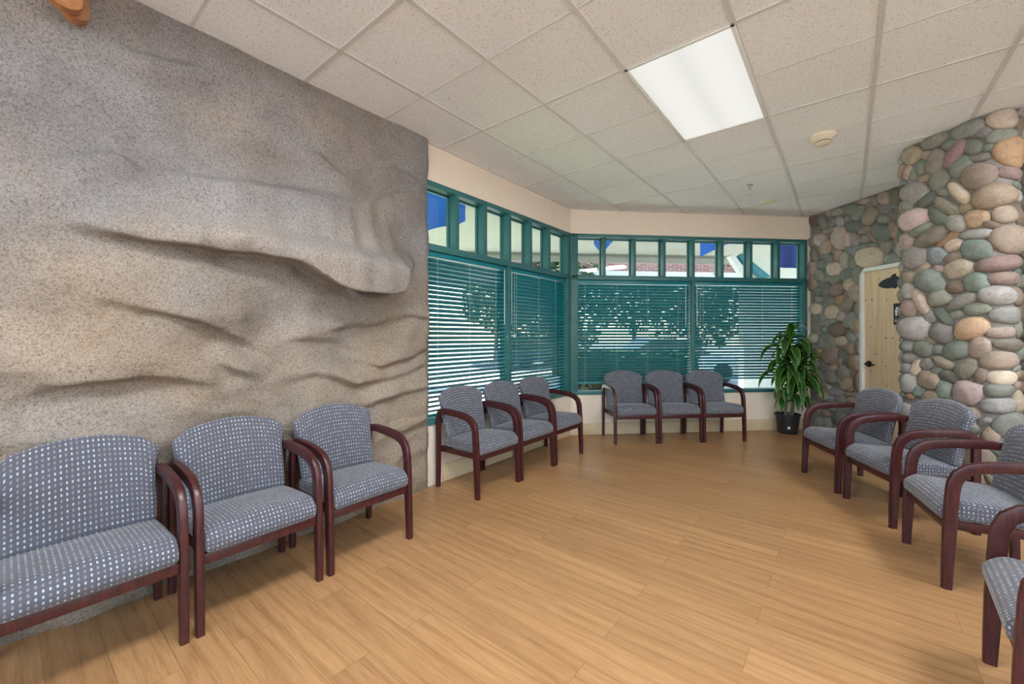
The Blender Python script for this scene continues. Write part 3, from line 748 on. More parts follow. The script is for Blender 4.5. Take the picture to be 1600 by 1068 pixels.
def stone_list(traced, n, c, org, sdir, srange, holes, seed, small=.032, big=.105, grow_=1.06):
    """traced stones as (s, z, 2x2 matrix, colour); gaps filled with more stones"""
    rnd = random.Random(seed); out = []
    s0, s1 = srange; RES = .0125
    NS, NZ = int((s1 - s0) / RES), int(CEIL / RES)
    occ = np.zeros((NS, NZ), bool)
    S, Z = np.meshgrid(s0 + (np.arange(NS) + .5) * RES, (np.arange(NZ) + .5) * RES, indexing='ij')
    for h in holes: occ |= (S > h[0] - .01) & (S < h[1] + .01) & (Z > h[2]) & (Z < h[3] + .01)
    def foot(s, z, Mx, k=1.0):
        inv = np.linalg.inv(Mx); r = max(abs(Mx).sum(1)) * 1.1
        i0, i1 = max(0, int((s - r - s0) / RES)), min(NS, int((s + r - s0) / RES) + 1); j0, j1 = max(0, int((z - r) / RES)), min(NZ, int((z + r) / RES) + 1)
        if i1 <= i0 or j1 <= j0: return None
        a, b_ = S[i0:i1, j0:j1] - s, Z[i0:i1, j0:j1] - z
        u = inv[0, 0] * a + inv[0, 1] * b_; v = inv[1, 0] * a + inv[1, 1] * b_
        return (slice(i0, i1), slice(j0, j1)), (np.abs(u) ** 2.3 + np.abs(v) ** 2.3) < k
    for px, py, a, b_, an, col in traced:
        f = lambda x, y: (lambda q: np.array([(q - org).dot(sdir), q.z]))(on_plane(x, y, n, c))
        an = math.radians(an); p0 = f(px, py)
        v1 = f(px + a * math.cos(an), py - a * math.sin(an)) - p0; v2 = f(px - b_ * math.sin(an), py - b_ * math.cos(an)) - p0
        Mx = np.array([[v1[0], v2[0]], [v1[1], v2[1]]]) * grow_
        out.append((p0[0], p0[1], Mx, col))
        q = foot(p0[0], p0[1], Mx)
        if q: occ[q[0]] |= q[1]
    keys = list(PAL)
    wts = [3 if k in ('gg', 'grey', 'green', 'tan', 'lgrey') else 1.2 if k in ('olive', 'pbrown', 'bgreen', 'cream', 'ptan', 'brown', 'pink') else .5 for k in keys]
    sizes = [(big, 900), (big * .75, 1500), (big * .55, 2500), (big * .42, 3000), (small, 4000)]
    for sz, tries in sizes:
        for _ in range(tries):
            i, j = rnd.randrange(NS), rnd.randrange(NZ)
            if occ[i, j]: continue
            s, z = S[i, j], Z[i, j]
            a = sz * rnd.uniform(.85, 1.25); b_ = a * rnd.uniform(.5, .85); an = rnd.gauss(.15, .6)
            Mx = np.array([[a * math.cos(an), -b_ * math.sin(an)], [a * math.sin(an), b_ * math.cos(an)]])
            q = foot(s, z, Mx)
            if q is None or q[1].sum() == 0: continue
            if (occ[q[0]] & q[1]).sum() / q[1].sum() > .10: continue
            if z - b_ * .8 < 0 or z + b_ * .7 > CEIL: continue
            occ[q[0]] |= q[1]
            out.append((s, z, Mx, rnd.choices(keys, wts)[0]))
    return out

def stones_mesh(name, lst, surf, clips, seed, mortar_geo):
    """surf(s, z, h) -> world point h metres out of the mortar surface"""
    rnd = random.Random(seed); vs = []; fs = []; cols = []; mi = []
    NA = 22; PH = [1.9, 1.57, 1.28, 1.0, .72, .42, .18]
    for s, z, Mx, cn in lst:
        base = np.array(srgb(*PAL[cn])[:3]); gy = base.mean(); base = (base * .68 + gy * .32) * .86; base = base * rnd.uniform(.85, 1.12) * np.array([rnd.uniform(.96, 1.05), 1, rnd.uniform(.95, 1.05)])
        sv = np.linalg.svd(Mx, compute_uv=False); h = min(.095, .30 * sv[1] + .22 * sv[0]) * rnd.uniform(.85, 1.15); h = max(h, .022)
        ph1, ph2, ph3 = [rnd.uniform(0, 6.28) for _ in range(3)]; k2, k3 = rnd.uniform(0, .05), rnd.uniform(0, .05); ex = rnd.uniform(2.0, 2.6)
        tilt = (rnd.uniform(-.25, .25), rnd.uniform(-.25, .25))
        b0 = len(vs); seedv = Vector((s * 3.1, z * 3.3, seed))
        for phi in PH:
            rho = math.sin(phi) if phi < 1.57 else 1.0 - (phi - 1.57) * .12
            hh = math.cos(phi)
            hh = math.copysign(abs(hh) ** .85, hh)
            for k in range(NA):
                a = 2 * math.pi * k / NA
                ca, sa = math.cos(a), math.sin(a)
                rr = (abs(ca) ** ex + abs(sa) ** ex) ** (-1 / ex) * (1 + k2 * math.cos(2 * a + ph1) + k3 * math.cos(3 * a + ph2)) * rho
                u, v = ca * rr, sa * rr
                ds, dz = Mx[0, 0] * u + Mx[0, 1] * v, Mx[1, 0] * u + Mx[1, 1] * v
                hgt = h * hh * (1 + tilt[0] * u + tilt[1] * v)
                nzv = noise.noise(seedv + Vector((u * 1.6, v * 1.6, hh))) * .12 + noise.noise(seedv * 2 + Vector((u * 4, v * 4, hh * 2))) * .04
                hgt += h * nzv * max(hh, .0)
                S_, Z_ = s + ds, z + dz
                for c0, c1, c2, c3 in clips:          # stones are cut straight where they meet the door frame
                    if c0 < S_ < c1 and c2 < Z_ < c3:
                        opts = [(abs(S_ - c0), 'a'), (abs(S_ - c1), 'b'), (abs(Z_ - c3), 'c')]
                        m_ = min(opts)[1]
                        if m_ == 'a': S_ = c0
                        elif m_ == 'b': S_ = c1
                        else: Z_ = c3
                vs.append(tuple(surf(S_, min(max(Z_, .002), CEIL - .002), hgt))); cols.append((*base, 1))
        top = len(vs); vs.append(tuple(surf(s, min(max(z, .01), CEIL - .01), h * (1 + .1 * noise.noise(seedv))))); cols.append((*base, 1))
        for r in range(len(PH) - 1):
            for k in range(NA): fs.append((b0 + r * NA + k, b0 + r * NA + (k + 1) % NA, b0 + (r + 1) * NA + (k + 1) % NA, b0 + (r + 1) * NA + k)); mi.append(0)
        lr = b0 + (len(PH) - 1) * NA
        for k in range(NA): fs.append((lr + k, lr + (k + 1) % NA, top)); mi.append(0)
    mv, mf = mortar_geo; b0 = len(vs)
    vs += [tuple(p) for p in mv]; cols += [(.4, .4, .4, 1)] * len(mv)
    for f in mf: fs.append(tuple(b0 + i for i in f)); mi.append(1)
    me = bpy.data.meshes.new(name); me.from_pydata(vs, [], fs); me.update()
    at = me.color_attributes.new('Col', 'FLOAT_COLOR', 'POINT'); at.data.foreach_set('color', np.array(cols, np.float32).ravel())
    me.polygons.foreach_set('material_index', mi)
    bm = bmesh.new(); bm.from_mesh(me); bmesh.ops.recalc_face_normals(bm, faces=bm.faces[:]); bm.to_mesh(me); bm.free()
    return link(name, me, [M['stone'], M['mortar']], smooth=60)

# stone wall with the door
def ws(px): 
    return (on_plane(px, 525, (SN.x, SN.y), sdist(STONE_C)) - BCORN).dot(SD)
DS0 = ws(1345.5); DZ1 = 2.12; DS1 = DS0 + .97           # outer edge of the door frame
WLEN = (SEND - BCORN).length
traced = stone_list(DOORW, (SN.x, SN.y), sdist(STONE_C - .06), BCORN, SD, (0, WLEN), [(DS0, DS1, 0, DZ1)], 11, grow_=1.13)
def surf_w(s, z, h): return BCORN + SD * s - SN * h + Vector((0, 0, z))
sm = Matrix.Translation(BCORN) @ Matrix.Rotation(math.radians(-45), 4, 'Z')      # local x along the stone wall, local +y outwards
mb = MB()
mb.box(-.1, DS0, 0, WT, 0, CEIL + .02, sm); mb.box(DS1, WLEN + .1, 0, WT, 0, CEIL + .02, sm); mb.box(DS0, DS1, 0, WT, DZ1, CEIL + .02, sm)
o = stones_mesh('wall_right', [t_ for t_ in traced if t_[0] > .02], surf_w, [(DS0, DS1, -1, DZ1)], 21, (mb.v, mb.f))
struct(o, 'river stone wall around the pine door', 'stone wall')

# free-standing stone partition with rounded ends
PC0, PC1, PR = c2w(3.600, 3.65), c2w(3.668, 3.12), .10
PD = (PC1 - PC0).normalized(); PN = Vector((PD.y, -PD.x, 0))          # PN: towards the room
if PN.dot(c2w(-1, 0)) < 0: PN = -PN
PL = (PC1 - PC0).length; PER = math.pi * PR
def surf_p(s, z, h):
    r = PR + h
    if 0 <= s <= PL: p = PC0 + PD * s + PN * r
    elif s > PL:
        a = min((s - PL) / PR, math.pi); q = PC1 + (PN * math.cos(a) + PD * math.sin(a)) * r
        ex = s - PL - math.pi * PR
        p = q - PD * ex if ex > 0 else q
    else:
        a = min(-s / PR, math.pi); p = PC0 + (PN * math.cos(a) - PD * math.sin(a)) * r
    return Vector((p.x, p.y, z))
face_c = (PC0 + PN * (PR + .05)).dot(PN)
lst = stone_list(PART, (PN.x, PN.y), face_c, PC0, PD, (-PER - .02, PL + PER + PL), [], 12)
mb = MB(); ring = []
for k in range(13): a = math.pi / 2 + math.pi * k / 12; ring.append(PC0 + (PN * math.cos(a - math.pi / 2) * 1 - PD * math.sin(a - math.pi / 2)) * PR)
ring = [PC0 + (PN * math.cos(math.pi * k / 12) - PD * math.sin(math.pi * k / 12)) * PR for k in range(12, -1, -1)] + [PC1 + (PN * math.cos(math.pi * k / 12) + PD * math.sin(math.pi * k / 12)) * PR for k in range(13)]
nr = len(ring)
mb.add([(p.x, p.y, z) for z in (0, CEIL) for p in ring], [(i, (i + 1) % nr, nr + (i + 1) % nr, nr + i) for i in range(nr)] + [tuple(range(nr)), tuple(range(nr, 2 * nr))])
o = stones_mesh('wall_partition', lst, surf_p, [], 22, (mb.v, mb.f))
struct(o, 'river stone partition with rounded end in front of the door', 'stone partition')

# door
d = struct(empty('door_1'), 'light knotty pine door in a white frame, partly behind the stone partition', 'door')
FW = .035
b = MB(); b.bbox(DS0, DS0 + FW, -.025, .12, 0, DZ1, .003, sm); b.bbox(DS1 - FW, DS1, -.025, .12, 0, DZ1, .003, sm); b.bbox(DS0, DS1, -.025, .12, DZ1 - FW - .01, DZ1, .003, sm)
b.build('door_frame', M['white'], d, smooth=30)
b = MB(); b.bbox(DS0 + FW + .003, DS1 - FW - .003, .012, .055, .008, DZ1 - FW - .013, .003, sm); dp = b.build('door_panel', M['pine'], d, smooth=30)
DPC = sdist(STONE_C) + .012
def dpt(px, py):
    q = on_plane(px, py, (SN.x, SN.y), DPC); return (q - BCORN).dot(SD), q.z
kn = MB()
for zx, zy, r in [(783,445,.012),(856,438,.016),(1033,440,.012),(922,677,.011),(845,767,.012),(1026,897,.015),(1104,897,.013),(820,983,.009),(945,200,.010),(1070,120,.008),(900,1090,.012),(935,1085,.008),(1022,1233,.013),(842,1288,.011),(1036,1466,.011),(913,1513,.008)]:
    s_, z_ = dpt(1250 + zx * ZS, 410 + zy * ZS)
    r *= .8; pts = [(s_ + r * 1.0 * math.cos(k * math.pi / 6), z_ + r * .8 * math.sin(k * math.pi / 6)) for k in range(12)]
    kn.prism(pts, .0112, .0125, sm)
kn.build('wood_knots', M['knot'], dp)
s_, z_ = dpt(1356, 568)
hd = MB(); LL = sm @ Matrix.Translation((s_ + .015, .012, z_)) @ Matrix.Rotation(math.radians(90), 4, 'X')
hd.lathe([(.0, .0), (.036, .0), (.036, .008), (.030, .013), (.016, .016), (.013, .05), (.0, .052)], 24)
hd.v = [tuple(LL @ Vector(p)) for p in hd.v]
hd.tube([sm @ Vector((s_ + .015, -.036, z_)), sm @ Vector((s_ + .05, -.040, z_ - .002)), sm @ Vector((s_ + .09, -.040, z_ - .005)), sm @ Vector((s_ + .125, -.036, z_ - .006))], [.012, .0105, .009, .007], 10)
hd.build('lever_handle', M['bronze'], d, smooth=40)['label'] = 'dark bronze lever handle'

# fish silhouette and small sign on the door
sx, sz = dpt(1373, 445)
fish = [(0, 0), (.008, .006), (.014, .018), (.05, .044), (.095, .062), (.145, .070), (.160, .094), (.195, .104), (.200, .078), (.235, .058), (.275, .030), (.315, .062), (.335, .064), (.322, .012), (.335, -.045), (.318, -.05), (.275, -.014), (.235, -.034), (.205, -.048), (.195, -.062), (.175, -.060), (.165, -.05), (.11, -.052), (.06, -.042), (.02, -.022), (.004, -.012), (.010, -.005)]
b = MB(); b.prism([(sx + x, sz + z) for x, z in fish], .001, .0115, sm)
tag(b.build('fish_sign', M['black']), 'black fish silhouette plaque high on the pine door', 'sign')
sx, sz = dpt(1397, 490)
t = tag(empty('restroom_sign', sm @ Vector((sx + .07, .012, sz - .07))), 'small black sign with white pictogram on the pine door', 'sign')
A = t.matrix_basis.inverted() @ sm
b = MB(); b.bbox(sx, sx + .15, .003, .0115, sz - .125, sz + .115, .002, A); b.build('sign_plate', M['black'], t)
b = MB()
for x0, x1, z0, z1 in [(.018, .05, .01, .05), (.022, .045, -.025, .012), (.03, .055, .052, .075), (.06, .09, -.03, .06), (.01, .14, -.062, -.058)]:
    b.box(sx + x0, sx + x1, .0020, .0032, sz + z0, sz + z1, A)
for k in range(6): b.box(sx + .014 + k * .02, sx + .014 + k * .02 + .012, .0020, .0032, sz - .092, sz - .076, A)
b.build('pictogram', M['signwhite'], t)

# ------------------------------------------------------------------ ceiling fittings
LX0, LX1, LY0, LY1 = gx0 - 2 * TILE_X, gx0 - TILE_X, gy0, gy0 + 2 * TILE_Y
def panel(cx, cy, mat, label, group=None):
    r = tag(empty('ceiling_light', (cx, cy, CEIL)), label, 'light', group)
    hx, hy = TILE_X / 2 + .004, TILE_Y + .004
    f = MB()
    for a in ((-hx, -hx + .022, -hy, hy), (hx - .022, hx, -hy, hy), (-hx, hx, -hy, -hy + .022), (-hx, hx, hy - .022, hy)): f.bbox(*a, -.012, 0, .002)
    f.build('frame', M['white'], r, smooth=30)
    q = MB(); q.box(-hx + .021, hx - .021, -hy + .021, hy - .021, -.006, -.001); q.build('diffuser', mat, r)
    return r
lcx, lcy = (LX0 + LX1) / 2, (LY0 + LY1) / 2
panel(lcx, lcy, M['lamp'], 'lit rectangular fluorescent ceiling light with white diffuser')
rest = [(lcx, lcy - 4 * TILE_Y), (lcx, lcy - 8 * TILE_Y), (lcx + 4 * TILE_X, lcy), (lcx + 4 * TILE_X, lcy - 4 * TILE_Y), (lcx + 4 * TILE_X, lcy - 8 * TILE_Y)]  # panels added out of view to light the room
for i, (x, y) in enumerate(rest):
    panel(x, y, M['lamp_fill_strong'] if i in (0, 2) else M['lamp_fill'], 'added fluorescent ceiling panel out of view, filling the room with light', 'added ceiling lights behind the viewer')

p = on_z(1285, 212, CEIL)
t = tag(empty('smoke_detector', p), 'cream round smoke detector near the ceiling light', 'smoke detector')
b = MB(); b.lathe([(0, 0), (.095, 0), (.095, -.012), (.088, -.022), (.066, -.048), (.058, -.052), (0, -.052)], 36); b.build('base', M['cream'], t, smooth=35)
b = MB(); b.lathe([(0, -.050), (.048, -.050), (.048, -.062), (0, -.062)], 28); b.build('vent_ring', M['slot'], t, smooth=35)
b = MB(); b.lathe([(0, -.060), (.056, -.060), (.058, -.068), (.050, -.074), (0, -.076)], 32); b.build('cap', M['cream'], t, smooth=35)
p = on_z(1171, 289, CEIL)
t = tag(empty('fire_sprinkler', p), 'small chrome fire sprinkler head in the ceiling', 'sprinkler')
b = MB(); b.lathe([(0, 0), (.034, 0), (.030, -.008), (0, -.010)], 24); b.build('escutcheon', M['chrome'], t, smooth=40)
b = MB(); b.tube([(0, 0, -.008), (0, 0, -.03)], .008, 10)
for s in (-1, 1): b.tube([(s * .006, 0, -.025), (s * .016, 0, -.036), (s * .004, 0, -.05)], .0025, 6)
b.build('nozzle', M['chrome'], t)
b = MB(); b.lathe([(0, -.050), (.016, -.050), (.018, -.053), (0, -.055)], 16); b.build('deflector', M['chrome'], t)
p = on_z(1201, 314, CEIL)
b = MB(); b.lathe([(0, 0), (.085, 0), (.085, -.006), (.078, -.010), (0, -.011)], 36, p)
tag(b.build('ceiling_cover_plate', M['cream'], smooth=35), 'flat round cream cover plate on the ceiling near the back windows', 'cover plate')

# ------------------------------------------------------------------ chairs
def rrect(hw, ht, r=.008, n=3):
    pts = []
    for sx_, sy_, a0 in ((1, 1, 0), (-1, 1, 90), (-1, -1, 180), (1, -1, 270)):
        for k in range(n):
            a = math.radians(a0 + 90 * k / (n - 1)); pts.append((sx_ * (hw - r) + r * math.cos(a), sy_ * (ht - r) + r * math.sin(a)))
    return pts
def sweep(path, xc, hw):
    """path of (y, z, thickness) in the side plane, rounded-rectangle section"""
    b = MB(); rings = []; n = len(path)
    for i, (y, z, th) in enumerate(path):
        a, c = path[max(i - 1, 0)], path[min(i + 1, n - 1)]
        d = Vector((c[0] - a[0], c[1] - a[1])).normalized(); nn = Vector((-d.y, d.x))
        rings.append([(xc + u, y + nn.x * v, z + nn.y * v) for u, v in rrect(hw, th / 2, .007)])
    m = len(rings[0]); vs = [p for r in rings for p in r]
    fs = [(i * m + k, i * m + (k + 1) % m, (i + 1) * m + (k + 1) % m, (i + 1) * m + k) for i in range(n - 1) for k in range(m)]
    fs += [tuple(range(m))[::-1], tuple((n - 1) * m + k for k in range(m))]
    b.add(vs, fs); return b
def round_loop(poly, n=5):
    """closed polygon of (y, z, radius) -> rounded loop"""
    out = []; N = len(poly)
    for i in range(N):
        p = Vector(poly[i][:2]); a = Vector(poly[i - 1][:2]); c = Vector(poly[(i + 1) % N][:2]); r = poly[i][2]
        d1 = (a - p); d2 = (c - p); l1, l2 = d1.length, d2.length; d1.normalize(); d2.normalize()
        ang = d1.angle(d2); t = min(r / math.tan(ang / 2), l1 * .45, l2 * .45)
        q1, q2 = p + d1 * t, p + d2 * t
        for k in range(n):
            u = k / (n - 1); out.append((1 - u) ** 2 * q1 + 2 * u * (1 - u) * p + u * u * q2)
    # resample evenly so that every loop has the same number of points
    N_ = 64; seg = [(out[(i + 1) % len(out)] - p).length for i, p in enumerate(out)]; tot = sum(seg)
    fin = []; i = 0; acc = 0.0
    for k in range(N_):
        s = tot * k / N_
        while acc + seg[i] < s: acc += seg[i]; i += 1
        u = (s - acc) / seg[i] if seg[i] > 1e-9 else 0
        fin.append(out[i] + (out[(i + 1) % len(out)] - out[i]) * u)
    return fin
def cushion(name, loop_fn, halfw_fn, r, parent, stations=22):
    """loop_fn(xn) -> list of (y,z); swept across the width, ends rounded off"""
    L0 = loop_fn(0.0); n = len(L0)
    ends = [1 - math.cos(math.pi / 2 * k / 5) for k in range(6)]    # 0..1
    xs = []
    for k in range(6): xs.append((-1, r * (1 - math.sin(math.pi / 2 * k / 5)), r * (1 - math.cos(math.pi / 2 * k / 5))))
    mid = [(-1 + 2 * k / (stations - 1)) for k in range(stations)]
    sts = []   # (xn, side inset from end, loop inset)
    for k in range(6): sts.append(('L', r * (1 - math.cos(math.pi / 2 * k / 5)), r * (1 - math.sin(math.pi / 2 * k / 5)), r * math.pi / 2 * (1 - k / 5)))
    for m in [q * .985 for q in mid[1:-1]]: sts.append(('M', m, 0, 0))
    for k in range(5, -1, -1): sts.append(('R', r * (1 - math.cos(math.pi / 2 * k / 5)), r * (1 - math.sin(math.pi / 2 * k / 5)), r * math.pi / 2 * (1 - k / 5)))
    vs = []; uv = []
    for typ, a, ins, arc in sts:
        xn = {'L': -1, 'R': 1}.get(typ, a)
        lp = loop_fn(xn if typ == 'M' else xn * .995)
        cum = 0
        for i, p in enumerate(lp):
            pr, nx = lp[i - 1], lp[(i + 1) % n]
            tng = (nx - pr).normalized(); nm = Vector((-tng.y, tng.x))
            q = p + nm * ins
            hw = halfw_fn(p.y)
            x = (-hw + a) if typ == 'L' else (hw - a) if typ == 'R' else xn * (hw - r)
            if typ == 'M': x = xn * (hw - r)
            x = max(-hw, min(hw, x))
            vs.append((x, q.x, q.y)); ux = x if typ == 'M' else (-(hw - r) - arc) if typ == 'L' else (hw - r) + arc
            uv.append((ux + .5, cum)); cum += (nx - p).length if i < n - 1 else 0
    # re-space middle stations monotonically
    m = len(sts); fs = []; uvs = []
    for i in range(m - 1):
        for k in range(n):
            k2 = (k + 1) % n
            f = (i * n + k, (i + 1) * n + k, (i + 1) * n + k2, i * n + k2)
            fs.append(f)
            vv = uv[k][1]; v2 = uv[k2][1] if k2 else vv + .02
            uvs.append([(uv[f[0]][0], vv), (uv[f[1]][0], vv), (uv[f[2]][0], v2), (uv[f[3]][0], v2)])
    for base in (0, (m - 1) * n):
        f = tuple(base + k for k in range(n)); f = f if base else f[::-1]
        fs.append(f); uvs.append([(vs[j][1] + 3, vs[j][2]) for j in f])
    b = MB(); b.add(vs, fs, uvs)
    return b.build(name, M['fabric'], parent, smooth=55, recalc=False)

FX, HWL = .2615, .016
def make_chair():
    root = empty('waiting_room_chair')
    # seat cushion
    def seat_loop(xn):
        cr = .012 * (1 - xn * xn)
        poly = [(.195, .352, .02), (.195, .425, .03), (.02, .442 + cr, .2), (-.215, .452 + cr, .06), (-.272, .405, .06), (-.262, .345, .02)]
        return round_loop(poly)
    lp = seat_loop(0)
    cushion('seat', seat_loop, lambda z: .2435, .022, root)
    # back cushion: leans and curls back at the top, with an arched top edge
    def back_loop(xn):
        top = .847 - .046 * abs(xn) ** 2.2 - .018 * float(sstep(.86, 1.0, abs(xn))) ** 1.5
        f = lambda z: .125 + .085 * max(0, (z - .43) / .42) ** 1.0 + .035 * max(0, (z - .66) / .19) ** 2 - .012 * abs(xn) ** 2
        zs_ = [.425, .52, .60, .68, .75, top - .02]
        fr = [(f(z), z, .03 if i == 0 else .08) for i, z in enumerate(zs_)]
        poly = [(f(.425) + .06, .425, .025)] + [(f(z) + .058, z, .08) for z in (.52, .60, .68, .75)] + [(f(top) + .042, top - .005, .022), (f(top) + .004, top, .03)] + fr[::-1][1:]
        return [p for p in round_loop(poly)]
    def hw(z): return .2430 + .020 * float(sstep(.66, .76, z)) - .016 * float(sstep(.80, .85, z))
    cushion('backrest', back_loop, hw, .026, root)
    for s in (-1, 1):
        x = s * FX
        front = [(-.243, 0, .040), (-.239, .12, .046), (-.232, .28, .052), (-.2262, .40, .053)]
        arm = [(-.2262, .40, .053), (-.2200, .50, .054), (-.214, .545, .055), (-.196, .590, .056), (-.160, .622, .056), (-.110, .640, .056), (-.04, .650, .054), (.05, .657, .052), (.13, .660, .050), (.180, .655, .048), (.212, .636, .046), (.224, .605, .045), (.227, .56, .045), (.227, .53, .045)]
        rear = [(.227, .53, .045), (.227, .50, .045), (.226, .35, .045), (.225, .18, .042), (.229, 0, .038)]
        sweep(front, x, HWL).build('leg', M['wood'], root, smooth=40)
        sweep(rear, x, HWL).build('leg', M['wood'], root, smooth=40)
        sweep(arm, x, HWL).build('armrest', M['wood'], root, smooth=40)
    b = MB(); b.bbox(-FX + HWL, FX - HWL, -.245, -.222, .298, .346, .004); b.build('front_rail', M['wood'], root, smooth=30)
    b = MB(); b.bbox(-FX + HWL, FX - HWL, .205, .225, .298, .346, .004); b.build('rear_rail', M['wood'], root, smooth=30)
    for s in (-1, 1):
        b = MB(); xx = s * (FX - HWL - .012); b.bbox(xx - .009, xx + .009, -.222, .206, .303, .346, .004); b.build('side_rail', M['wood'], root, smooth=30)
    return root
chair0 = make_chair(); used = [False]
GL = 'grey dotted waiting room chairs with mahogany arms'
def place(pl, pr, label):
    """pl, pr: front feet as seen from the front of the chair"""
    r = (pr - pl); r.z = 0; mid = (pl + pr) / 2; r.normalize()
    back = Vector((-r.y, r.x, 0))
    loc = mid + back * .238; loc.z = 0
    c = copy_tree(chair0) if used[0] else chair0
    used[0] = True
    c.location = loc; c.rotation_euler = (0, 0, math.atan2(r.y, r.x))
    return tag(c, label, 'chair', GL)
def row_left(x, y, label): place(Vector((x, y - .26, 0)), Vector((x, y + .26, 0)), label)
row_left(-2.187, .222, 'nearest dotted grey chair at the rock wall, cut by the left picture edge')
row_left(-2.187, .800, 'middle dotted grey chair of the three against the rock wall')
row_left(-2.187, 1.385, 'dotted grey chair against the rock wall, last before the windows')
row_left(-2.277, 2.635, 'dotted grey chair below the left window, beside the rock wall')
row_left(-2.277, 3.203, 'middle dotted grey chair of the three below the left window')
row_left(-2.277, 3.770, 'dotted grey chair below the left window, nearest the room corner')
f0, f1 = c2w(1.225, 4.95), c2w(2.90, 5.105); dr = (f1 - f0) / 3; e = dr.normalized() * .02
for k, lb in enumerate(['dotted grey chair below the back window, nearest the room corner', 'middle dotted grey chair of the three below the back window', 'dotted grey chair below the back window, nearest the potted plant']):
    place(f0 + dr * k + e, f0 + dr * (k + 1) - e, lb)
place(c2w(2.792, 3.925), c2w(2.700, 3.405), 'dotted grey chair on the right nearest the potted plant, before the pine door')
place(c2w(2.690, 3.305), c2w(2.588, 2.790), 'second dotted grey chair from the plant on the right, before the stone partition')
place(c2w(2.487, 2.590), c2w(2.245, 2.120), 'third dotted grey chair from the plant on the right, turned away from the stone partition')
place(c2w(1.905, 1.635), c2w(1.550, 1.250), 'dotted grey chair in the lower right corner, mostly cut off')

# ------------------------------------------------------------------ potted plant
pp = on_z(1226, 676, 0); pp += Vector((.03, .03, 0))
pl = tag(empty('potted_plant', pp, 0), 'tall leafy dracaena in a black plastic pot before the back window', 'plant')
b = MB(); b.lathe([(0, 0), (.112, 0), (.116, .006), (.140, .235), (.150, .236), (.152, .262), (.143, .262), (.139, .235), (.134, .215), (0, .215)], 40); po = b.build('pot', M['pot'], pl, smooth=35)
fc = (Vector((0, 0, 0)) - pp); fa = math.atan2(fc.y, fc.x) + .12
b = MB(); A = Matrix.Rotation(fa, 4, 'Z'); b.box(.1245, .1290, -.014, .014, .075, .105, A); b.build('price_sticker', M['signwhite'], po)['label'] = 'small white sticker'
b = MB(); b.lathe([(0, .19), (.134, .19), (.134, .222), (.06, .228), (0, .226)], 24); b.build('soil', M['soil'], pl)
rnd = random.Random(8)
vr = Vector((CT, ST, 0)); vf = Vector((-ST, CT, 0))     # picture right / away, for laying out the canes
def leaf(b, o, az, el, L, W, droop, roll=0.0):
    n = 11; p = Vector(o); d = Vector((math.cos(az) * math.cos(el), math.sin(az) * math.cos(el), math.sin(el)))
    pts = []
    for i in range(n):
        t = i / (n - 1)
        side = d.cross(Vector((0, 0, 1)))
        side = side.normalized() if side.length > .05 else Vector((-math.sin(az), math.cos(az), 0))
        nn = side.cross(d).normalized()
        side = (side * math.cos(roll) + nn * math.sin(roll)).normalized()
        wd = W * (math.sin(math.pi * min(1, (t * .92 + .08)) ** .85)) ** .8 * .5 if t < 1 else .0008
        wd = max(wd, .0008)
        pts.append((p.copy(), side, nn, wd))
        p = p + d * (L / (n - 1))
        d = (d + Vector((0, 0, -1)) * droop * (.5 + 1.3 * t) / (n - 1) * 2.2).normalized()
    vs = []; fs = []; uvs = []
    for q, s, nn, wd in pts:
        for u in (-1, -.5, 0, .5, 1): vs.append(q + s * wd * u + nn * (abs(u) * wd * .35))
    for i in range(n - 1):
        for k in range(4):
            a = i * 5 + k; fs.append((a, a + 1, a + 6, a + 5))
            u0, u1 = k / 4, (k + 1) / 4; uvs.append([(u0, i / n), (u1, i / n), (u1, (i + 1) / n), (u0, (i + 1) / n)])
    b.add(vs, fs, uvs)
canes = [  # base offset, head offset (picture right, away), height range of the leaves, count, leaf length
    ((-.03, .0), (.03, .0), .66, 1.30, 48, .56), ((.045, .02), (.17, -.03), .66, 1.02, 32, .54), ((.03, -.04), (.07, -.06), .42, .66, 16, .42), ((-.06, -.03), (-.03, -.03), .40, .62, 10, .34)]
for (bx, by), (hx, hy), z0, z1, cnt, LL_ in canes:
    B0 = vr * bx + vf * by; B1_ = vr * hx + vf * hy
    pts = []
    for i in range(9):
        t = i / 8; q = B0 + (B1_ - B0) * (t ** 1.2); q.z = .21 + (z1 - .21) * t
        q += Vector((.008 * math.sin(t * 6), .008 * math.cos(t * 5), 0)); pts.append(q)
    b = MB(); b.tube(pts, [.014 - .006 * i / 8 for i in range(9)], 9); b.build('stem', M['stem'], pl, smooth=60)
    b = MB()
    for i in range(cnt):
        t = (i + .5) / cnt; z = z0 + (z1 - z0) * t
        k = (z - .21) / (z1 - .21) * 8; i0 = min(int(k), 7); q = pts[i0] + (pts[i0 + 1] - pts[i0]) * (k - i0)
        az = i * 2.39996 + rnd.uniform(-.3, .3)
        el = .42 + .85 * t ** 3.0 + rnd.uniform(-.25, .30)
        # leaves towards the wall and window are bent aside
        wdir = Vector((math.cos(az), math.sin(az), 0)); L = LL_ * rnd.uniform(.75, 1.08) * (1 - .25 * t)
        if wdir.dot(BN) > .35: el = max(el, .7); L *= .55
        if wdir.dot(SN) > .3: el = max(el, .25); L *= .85
        leaf(b, q, az, el, L, rnd.uniform(.080, .108), rnd.uniform(1.3, 2.0), rnd.uniform(-.35, .35))
    b.build('foliage', M['leaf'], pl, smooth=70, recalc=False)

